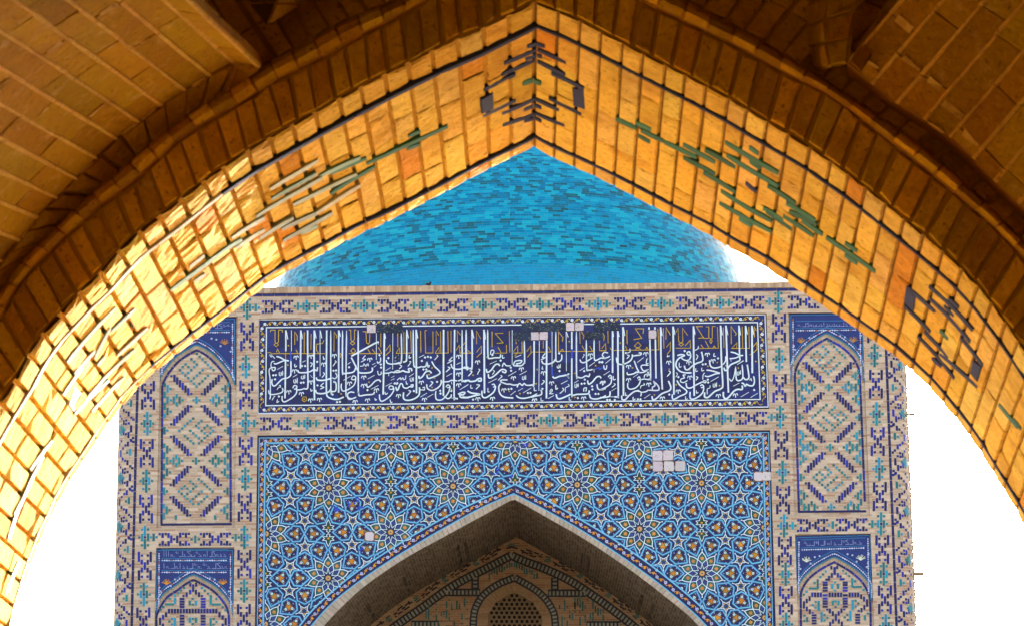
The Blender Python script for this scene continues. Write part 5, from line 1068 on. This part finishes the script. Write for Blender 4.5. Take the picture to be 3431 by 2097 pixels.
for side, near, far, k in ((-1, NL, FL, 1.0), (1, NR, FR, 1.07)):
    R = REV[side] = Reveal(near, far, k)
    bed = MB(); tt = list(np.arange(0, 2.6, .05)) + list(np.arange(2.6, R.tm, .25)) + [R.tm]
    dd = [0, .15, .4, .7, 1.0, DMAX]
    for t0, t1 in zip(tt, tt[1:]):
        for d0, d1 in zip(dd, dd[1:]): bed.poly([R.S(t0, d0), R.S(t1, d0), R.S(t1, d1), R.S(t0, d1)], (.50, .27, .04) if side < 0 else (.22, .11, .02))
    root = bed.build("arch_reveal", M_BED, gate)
    bk = MB(); left = side < 0
    pitch = .066 if left else .058
    t = .004; i = 0
    while t < min(R.tm - .1, 4.3):
        t1 = t + pitch * ru(.9, 1.12); i += 1
        def br(d0, d1, tl=0, th=0, pr=None):
            q = [R.S(t + tl, d0), R.S(t1 + th, d0), R.S(t1 + th, d1), R.S(t + tl, d1)]
            n = R.N((t + t1) / 2, (d0 + d1) / 2)
            if left: bk.rough(q, n, pr or ru(.006, .009) + .0062 * min(1, max(0, (t - .45) / .5)), ru(.0038, .0058), gcol(), .0017)
            else: bk.rough(q, n, pr or ru(.006, .009), ru(.0016, .0030), gcol(), .0006)
        br(.0, .141 if left else .144)
        br(DMAX - .108, DMAX - ru(-.003, .003), 0, 0, .005)
        d = .166 if left else .162; first = True
        while d < 1.072:
            l = ru(.10, .30) if first else ru(.20, .34)
            e = d + l
            if 1.072 - e < .07: e = 1.072
            br(d, min(e, 1.072)); d = e + (.004 if left else .0); first = False
        t = t1
    bk.build("bricks", M_OLD, root)
    # glazed strips: pairs of photograph points, turned into places on the reveal
    gz = MB(); gk = MB()
    def strip(a, b, hw, col, h=.021 if left else .0105):
        (t0, d0), (t1, d1) = R.inv(*a), R.inv(*b)
        strip_td(t0, d0, t1, d1, hw, col, h)
    def strip_td(t0, d0, t1, d1, hw, col, h):
        gz_ = gk if col[0] < .075 else gz
        if left and h > .02: h = .0105 + .0070 * min(1, max(0, (t0 - .4) / .5))
        if t0 > t1: t0, d0, t1, d1 = t1, d1, t0, d0
        m_ = max(2, int((t1 - t0) / .03) + 1); pr = []
        if abs(t1 - t0) < .004: return
        for i_ in range(m_ + 1):
            f_ = i_ / m_; t_ = t0 + (t1 - t0) * f_; d_ = d0 + (d1 - d0) * f_; x = hw * (1 if 0 < i_ < m_ else .8)
            pr.append([R.S(t_, d_ - x, -.002), R.S(t_, d_ - x, h - .002), R.S(t_, d_ - x + .003, h), R.S(t_, d_ + x - .003, h), R.S(t_, d_ + x, h - .002), R.S(t_, d_ + x, -.002)])
        for a_, b_ in zip(pr, pr[1:]):
            for k_ in range(5): gz_.poly([a_[k_], b_[k_], b_[k_ + 1], a_[k_ + 1]], col)
        gz_.poly(pr[0][::-1], col); gz_.poly(pr[-1], col)
    DKB = lambda: jit((.026, .034, .125), .22); TL = lambda: jit((.045, .145, .125), .25); SUN_PALE = lambda: jit(random.choice([(.20, .23, .17), (.10, .20, .16), (.14, .17, .14), (.26, .26, .19)]), .2)  # the pale mix has the left reveal's sun glare put into its colour
    tcur = .0
    while tcur < min(R.tm - .1, 3.6):
        l = ru(.2, .5); strip_td(tcur + .002, .153, min(tcur + l, R.tm), .153, .0125 if left else .009, DKB() if (not left or tcur < .82) else jit((.40, .37, .30), .12), .016 if left else .010); tcur += l  # left line goes pale where the sun strikes: sunlight painted into the glaze
    tcur = .0
    while tcur < min(R.tm - .1, 3.6):
        l = ru(.18, .4); strip_td(tcur + .002, 1.083, min(tcur + l, R.tm), 1.083, .0095, DKB() if (not left or tcur < .95) else jit((.36, .31, .22), .12), .015 if left else .010); tcur += l  # far line on the left: its sunlit stretch is painted pale too
    def quad(pts, col):
        q = [R.S(*R.inv(*p_)) for p_ in pts]; n = R.N(*R.inv(*pts[0])); (gk if col[0] < .075 else gz).brick(q, n, (.0155 if max(col) > .1 else .0115) if left else .0115, .001, .003, col, .001)
    o8 = lambda x, y: (1560 + x / 3.585, 80 + y / 3.585); o2 = lambda x, y: (1100 + x / 2.0533, y / 2.0533); o3 = lambda x, y: (2231 + x / 2.0533, y / 2.0533); o5 = lambda x, y: (2231 + x / 2.0533, 700 + y / 2.0533); o1 = lambda x, y: (x / 2.0533, y / 2.0533); o4 = lambda x, y: (x / 2.0533, 700 + y / 2.0533); o6 = lambda x, y: (x / 2.016, 1350 + y / 2.016)
    if left:
        S1 = [(o8, "720,245 845,205|445,445 838,280|700,400 838,340|415,580 815,405|195,765 580,580|190,1075 585,890|420,1050 805,880|680,1005 790,960|430,1190 830,1045|690,1140 800,1110", DKB, .017), (o8, "665,690 795,645", TL, .022),
              (o2, "250,1105 810,850|540,920 625,885|530,1010 620,975|0,1170 250,1065|0,1310 310,1120", TL, .016),
              (o1, "1840,1270 2170,1075|1850,1340 2160,1165|1740,1460 2200,1190|2180,1190 2464,1060|2000,1380 2440,1170|2100,1480 2464,1250", SUN_PALE, .017),
              (o4, "1150,530 1510,260|1510,260 1640,180|1280,370 1380,290|1570,170 1800,30|1600,240 1800,110|1760,175 2000,30|1920,110 2160,0|1930,190 2270,0|2060,140 2170,90|1310,470 1390,420|430,1030 770,650|480,1110 620,950|620,1000 730,790|740,810 900,660|780,980 990,790|400,1260 540,1060|550,1300 900,940|480,1390 720,1150|600,1370 830,1130|640,1050 690,990", SUN_PALE, .019),
              (o6, "170,430 320,230|20,900 260,340|0,1280 90,1060|60,740 130,610", SUN_PALE, .02)]
        quad([o8(150, 860), o8(310, 780), o8(320, 970), o8(170, 1040)], DKB())
        quad([o4(880, 700), o4(960, 640), o4(985, 780), o4(890, 800)], (.06, .06, .07)); quad([o4(440, 1330), o4(480, 1200), o4(525, 1250), o4(480, 1390)], (.4, .38, .36))
    else:
        S1 = [(o8, "850,205 965,245|880,280 1225,435|880,350 930,370|880,425 1210,585|1045,565 1440,750|1015,865 1410,1060|835,870 1140,1005|840,945 925,985|860,1050 1205,1190|850,1100 925,1145", DKB, .0155), (o8, "840,660 920,690", TL, .0205),
              (o2, "1990,800 2130,865|2130,830 2230,875|2160,880 2320,955|2145,915 2225,960", TL, .0205),
              (o3, "0,960 220,1065|130,975 350,1100|280,1015 490,1135|420,960 785,1175|430,1050 785,1265|585,995 650,1040|130,1065 350,1180|270,1170 490,1305|390,1295 620,1440|590,1090 660,1140|710,1260 905,1385|380,1380 560,1480|530,1390 740,1505|680,1415 820,1500|840,1380 1040,1500", TL, .0205), (o3, "560,1240 630,1300", DKB, .02),
              (o5, "480,0 735,140|515,50 600,100|700,0 880,125|820,30 1030,170|860,0 1050,90|950,65 1090,160|1115,180 1455,415|1245,220 1330,275|1245,300 1330,360|2310,1330 2440,1490|2410,1430 2464,1500|1900,820 1960,880", TL, .0205),
              (o5, "1670,520 1865,690|1655,650 1835,830|1825,515 2130,820|1830,600 2110,900|1960,600 2030,665|1930,650 2000,720|1790,825 1960,1010|1745,855 2000,1150|1900,980 2160,1210|2045,870 2200,1060|1845,1010 1910,1070", DKB, .0185)]
        quad([o8(1300, 740), o8(1440, 750), o8(1450, 990), o8(1310, 950)], DKB()); quad([o5(1665, 510), o5(1735, 590), o5(1720, 690), o5(1650, 620)], DKB()); quad([o5(2130, 1020), o5(2195, 1070), o5(2165, 1170), o5(2110, 1110)], DKB())
    for fo, s_, cf, hw in S1:
        for pr_ in s_.split("|"):
            a, b = [tuple(float(z) for z in p_.split(",")) for p_ in pr_.split()]
            strip(fo(*a), fo(*b), hw, cf())
    gz.build("glazed_strips", M_OGLZ, root); gk.build("dark_strips", M_ODRK, root)

# ---- ring of soldier bricks, its roll moulding and the vault above
def wcurve(px, Y): return [P(x, y, Y) for x, y in px]
BL = [(1795, -158), (1600, -85), (1413, 16), (1336, 61), (1250, 105), (1170, 146), (1080, 199), (987, 243), (906, 280), (837, 337), (743, 385), (600, 470), (460, 608), (365, 673), (293, 733), (221, 793), (143, 877), (84, 924), (36, 1002), (0, 1074), (-50, 1165), (-112, 1278), (-190, 1430), (-250, 1600), (-300, 1850), (-330, 2300)]
BRt = [(1795, -158), (1900, -110), (2050, -45), (2224, 45), (2358, 107), (2447, 147), (2581, 223), (2693, 277), (2782, 321), (2871, 388), (2996, 490), (3080, 554), (3155, 612), (3229, 676), (3298, 729), (3367, 798), (3431, 867), (3500, 950), (3561, 1063), (3640, 1200), (3710, 1380), (3770, 1600), (3810, 1900), (3830, 2300)]
OLf = [(1797, -222), (1600, -140), (1430, -55), (1332, 0), (1239, 36), (1149, 73), (1060, 126), (975, 174), (881, 223), (800, 276), (715, 329), (653, 365), (575, 424), (492, 490), (410, 560), (330, 625), (250, 690), (185, 760), (110, 830), (50, 900), (0, 970), (-60, 1060), (-140, 1190), (-230, 1370), (-300, 1560), (-360, 1850), (-390, 2300)]
ORt = [(1797, -222), (1950, -150), (2150, -62), (2291, 0), (2380, 49), (2470, 96), (2581, 156), (2706, 237), (2791, 290), (2900, 362), (3022, 448), (3112, 512), (3250, 634), (3314, 697), (3383, 766), (3431, 814), (3520, 910), (3600, 1030), (3690, 1180), (3770, 1380), (3830, 1620), (3865, 1900), (3885, 2300)]
VL = [(750, 209), (667, 273), (584, 316), (500, 380), (424, 429), (287, 557), (221, 631), (143, 697), (84, 775), (24, 841), (-60, 950), (-170, 1110), (-290, 1330), (-370, 1560), (-430, 1900)]
VR = [(2840, 214), (2913, 273), (2991, 336), (3083, 390), (3181, 453), (3244, 511), (3366, 638), (3431, 697), (3540, 820), (3660, 990), (3780, 1200), (3880, 1500)]
def resamp(c, n):
    L = arcl(c)[-1]; return [p for p, _ in along(c, np.linspace(0, L * .99999, n))]
def upto(c, ymax):
    o = []
    for p in c:
        o.append(p)
        if p[1] > ymax: break
    return o
def courses(mb, c0, Y0, c1, Y1, n, proud, gap, cham, colf, nrm=None, bedmb=None, bedcol=(.46, .27, .03), j=.003):
    a, b = resamp(c0, n + 1), resamp(c1, n + 1)
    for i in range(n):
        q = [P(*a[i], Y0), P(*a[i + 1], Y0), P(*b[i + 1], Y1), P(*b[i], Y1)]
        m = (q[1] - q[0]).cross(q[3] - q[0])
        if m.dot(Vector((0, 0, 1.6)) - q[0]) < 0: m = -m
        if bedmb: bedmb.poly([p - m.normalized() * .003 for p in q], bedcol)
        if i % 1 == 0: mb.brick(q, m, proud * (ru(.8, 1.15) if rnd() > .06 else .3), gap * ru(.7, 1.35), cham, colf(), j * ru(.7, 1.6))
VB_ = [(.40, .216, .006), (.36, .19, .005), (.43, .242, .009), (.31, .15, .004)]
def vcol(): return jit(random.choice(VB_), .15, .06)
def rcol(): return jit(random.choice([(.72, .43, .03), (.68, .40, .025), (.75, .46, .04), (.60, .33, .016), (.48, .27, .03)]), .13, .05)
ringb = MB(); rbed = MB()
courses(ringb, upto(NL, 1900), YN - .001, upto(BL, 1700), YN - .02, 43, .008, .0052, .004, rcol, bedmb=rbed)
courses(ringb, upto(NR, 1900), YN - .001, upto(BRt, 1700), YN - .02, 40, .010, .0058, .004, rcol, bedmb=rbed)
rb = rbed.build("soldier_course", M_BED, gate); ringb.build("bricks", M_OLD, rb)
# roll moulding: three facets between the inner and outer line
roll = MB(); rlb = MB()
def lerpc(c0, c1, f, n=80):
    a, b = resamp(c0, n), resamp(c1, n); return [(p[0] + (q_[0] - p[0]) * f, p[1] + (q_[1] - p[1]) * f) for p, q_ in zip(a, b)]
for c0, c1, n in ((upto(BL, 1700), upto(OLf, 1700), 38), (upto(BRt, 1700), upto(ORt, 1700), 34)):
    fs = [(0, YN - .015), (.22, YN - .055), (.55, YN - .07), (.85, YN - .058), (1, YN - .03)]
    cs = [(resamp(lerpc(c0, c1, f_), n * 1 + 1), y_) for f_, y_ in fs]
    for i in range(n):
        col = rcol(); a, b = .05, .95
        rows = []
        for c_, y_ in cs:
            p0, p1 = P(*c_[i], y_), P(*c_[i + 1], y_); jv = Vector((ru(-.002, .002), ru(-.002, .002), ru(-.002, .002)))
            rows.append((p0.lerp(p1, a) + jv, p0.lerp(p1, b) + jv, p0, p1))
        for r0, r1 in zip(rows, rows[1:]):
            roll.poly([r0[0], r0[1], r1[1], r1[0]], col)
            dn = Vector((0, .010, 0)); rlb.poly([r0[2] + dn, r0[3] + dn, r1[3] + dn, r1[2] + dn], (.46, .22, .045))
        for e in (0, 1):
            for r0, r1 in zip(rows, rows[1:]): roll.poly([r0[e], r1[e], r1[e] + Vector((0, .02, 0)), r0[e] + Vector((0, .02, 0))], col)
ro = rlb.build("roll_moulding", M_BED, gate); roll.build("bricks", M_OLD, ro)
def weblay(q, m):
    # one brick of a web, with the mortar of its long joint squeezed out in a ridge and some smeared head joints
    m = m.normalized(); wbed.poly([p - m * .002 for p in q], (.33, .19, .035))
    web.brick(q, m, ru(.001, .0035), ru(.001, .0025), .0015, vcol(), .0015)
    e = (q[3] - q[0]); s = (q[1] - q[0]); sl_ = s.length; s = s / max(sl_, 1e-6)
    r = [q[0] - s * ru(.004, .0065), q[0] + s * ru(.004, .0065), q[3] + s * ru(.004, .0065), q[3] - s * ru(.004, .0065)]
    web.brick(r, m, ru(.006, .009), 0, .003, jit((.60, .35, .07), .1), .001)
    if rnd() < .3:
        u = e.normalized(); h = ru(.006, .013); a, b = ru(.1, .3), ru(.7, .95)
        r = [q[0] + s * sl_ * a - u * h, q[0] + s * sl_ * b - u * h * ru(.4, 1.2), q[0] + s * sl_ * b + u * h * ru(.3, 1.2), q[0] + s * sl_ * a + u * h]
        web.brick(r, m, .0055, 0, .002, jit((.60, .37, .10), .1), .003)
# left web of the vault: a header course, then long courses sweeping back over the viewer
web = MB(); wbed = MB()
OLseg = [p for p in OLf if p[0] < 760 and p[1] < 1600]; OLseg = [(790, 282)] + OLseg
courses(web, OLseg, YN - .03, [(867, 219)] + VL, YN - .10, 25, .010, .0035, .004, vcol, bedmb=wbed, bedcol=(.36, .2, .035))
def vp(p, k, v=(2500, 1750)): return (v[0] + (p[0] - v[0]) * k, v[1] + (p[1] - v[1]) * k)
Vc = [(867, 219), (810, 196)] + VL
n = 24; edge = resamp(Vc, n + 1); Y0 = YN - .10
for i in range(n):
    ks = [1.0]; kk = 1.0 + ru(.02, .06)
    while kk < 1.42: ks.append(kk); kk += ru(.045, .085)
    ks.append(1.42)
    for k0, k1 in zip(ks, ks[1:]):
        f = lambda p, k: P(*vp(p, k), Y0 / k)
        q = [f(edge[i], k0), f(edge[i + 1], k0), f(edge[i + 1], k1), f(edge[i], k1)]
        m = (q[1] - q[0]).cross(q[3] - q[0])
        if m.dot(Vector((0, 0, 1.6)) - q[0]) < 0: m = -m
        weblay(q, m)
# free edge of the left web, towards the dark pocket
for k0, k1 in zip(np.arange(1, 1.42, .05), np.arange(1.05, 1.47, .05)):
    f = lambda k, o: P(*vp((867 + o, 219 - o * .35), k), Y0 / k + (.0 if o == 0 else .16))
    q = [f(k0, 0), f(k1, 0), f(k1, 26), f(k0, 26)]; m = (q[1] - q[0]).cross(q[3] - q[0])
    if m.x < 0: m = -m
    wbed.poly(q, (.40, .22, .04)); web.brick(q, m, .004, .003, .003, jit((.56, .33, .08), .08), .002)  # edge bricks coloured paler than the web to paint its lit edge
wo = wbed.build("vault_web", M_BED, gate); web.build("bricks", M_OLD, wo)
# right web
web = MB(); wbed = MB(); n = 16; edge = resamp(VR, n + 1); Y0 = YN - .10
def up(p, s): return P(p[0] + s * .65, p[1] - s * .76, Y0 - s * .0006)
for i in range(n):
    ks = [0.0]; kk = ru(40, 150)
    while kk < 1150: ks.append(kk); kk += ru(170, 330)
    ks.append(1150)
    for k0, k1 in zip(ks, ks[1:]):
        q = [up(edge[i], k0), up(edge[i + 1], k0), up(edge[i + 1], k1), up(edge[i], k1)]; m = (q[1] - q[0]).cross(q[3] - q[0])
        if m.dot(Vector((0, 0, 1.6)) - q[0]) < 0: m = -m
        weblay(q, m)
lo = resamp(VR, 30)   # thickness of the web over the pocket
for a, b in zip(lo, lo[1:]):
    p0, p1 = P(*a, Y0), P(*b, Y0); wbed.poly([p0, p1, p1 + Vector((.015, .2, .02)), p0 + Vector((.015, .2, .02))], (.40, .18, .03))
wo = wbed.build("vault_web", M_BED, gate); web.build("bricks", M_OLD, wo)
# small groin facets beside the right web
fa = MB(); fb_ = MB()
def facet(c0, Ya, c1, Yb, n_):
    courses(fa, c0, Ya, c1, Yb, n_, .006, .004, .003, vcol, bedmb=fb_, bedcol=(.34, .19, .03))
facet([(2723, 242), (2712, 93), (2700, -60)], YN + .02, [(2782, 226), (2764, 60), (2790, -90)], YN - .12, 4)
facet([(2782, 226), (2764, 60), (2790, -90)], YN - .12, [(2843, 214), (2860, 40), (2990, -90)], YN - .15, 4)
facet([(2843, 214), (2905, 110), (3010, -60)], YN - .15, [(2880, 245), (2960, 140), (3090, -60)], YN - .15, 3)
# hanging cell at the top of the pocket
tip = (896, 78)
facet([(896, 82), (893, 76), (780, -60)], YN - .06, [(897, 84), (930, 30), (900, -70)], YN - .2, 2)
facet([(897, 82), (930, 30), (900, -70)], YN - .2, [(900, 82), (1030, 0), (1110, -60)], YN - .06, 2)
fo = fb_.build("groin_facets", M_BED, gate); fa.build("bricks", M_OLD, fo)
# recessed pocket wall above the ring
pk = MB(); pbed = MB()
def outw(c, d):
    o = []
    for i, p in enumerate(c):
        a, b = c[max(i - 1, 0)], c[min(i + 1, len(c) - 1)]; t = (b[0] - a[0], b[1] - a[1]); m = math.hypot(*t); n_ = (t[1] / m, -t[0] / m)
        if n_[1] > 0: n_ = (-n_[0], -n_[1])
        o.append((p[0] + n_[0] * d, p[1] + n_[1] * d))
    return o
for c, n in ((upto(OLf, 420), 20), (upto(ORt, 1200), 34)):
    c2 = resamp(c, 40)
    courses(pk, c2, YN + .0, outw(c2, 130), YN + .06, n, .007, .004, .003, rcol, bedmb=pbed)
    courses(pk, outw(c2, 130), YN + .06, outw(c2, 300), YN + .12, n, .007, .004, .003, rcol, bedmb=pbed)
    courses(pk, outw(c2, 300), YN + .12, outw(c2, 620), YN + .1, n, .007, .004, .003, rcol, bedmb=pbed)
po = pbed.build("pocket_wall", M_BED, gate); pk.build("bricks", M_OLD, po)
# ---- body of the gatehouse: outer wall round the arch, unseen side walls, ceiling and closed rear wall added to darken the chamber
body = MB(); K = (.36, .215, .04)
far = [R_.f.at(t) for R_, ts_ in ((REV[-1], np.linspace(REV[-1].f.L, 0, 60)),) for t in ts_] + [REV[1].f.at(t) for t in np.linspace(0, REV[1].f.L, 60)]
cen = Vector((0, YF, 1.2))
def outp(p): 
    v = p - cen; k = min(4.6 / max(abs(v.x), 1e-3), 5.2 / max(v.z, 1e-3) if v.z > 0 else 1e9, 1.2 / max(-v.z, 1e-3) if v.z < 0 else 1e9); return cen + v * k
for a, b in zip(far, far[1:]): body.poly([a, b, outp(b), outp(a)], K)
body.box(-3.0, -2.4, -3.2, YF - .02, 0, 6.4, K); body.box(2.4, 3.0, -3.2, YF - .02, 0, 6.4, K)
body.box(-2.4, 2.4, -3.2, YF - .02, 5.2, 6.4, K)
body.box(-2.4, 2.4, -3.2, -2.6, 0, 5.2, K)
# inner wall plane above and beside the ring, so no daylight leaks over the vault
for s_ in (-1, 1): body.box(*(sorted((s_ * 1.75, s_ * 2.4))), YN + .2, YN + .5, 0, 5.2, K)
body.box(-1.75, 1.75, YN + .5, YN + .8, 3.9, 5.2, K)
fl = MB(); fl.poly([(-2.4, -3.2, .004), (2.4, -3.2, .004), (2.4, YF, .004), (-2.4, YF, .004)], (.12, .075, .035)); tag(fl.build("low_bounce_floor", M_BED), kind="structure")  # unseen dark floor added to cut bounce light inside the chamber
body.build("gatehouse_shade_walls", M_BED, gate)
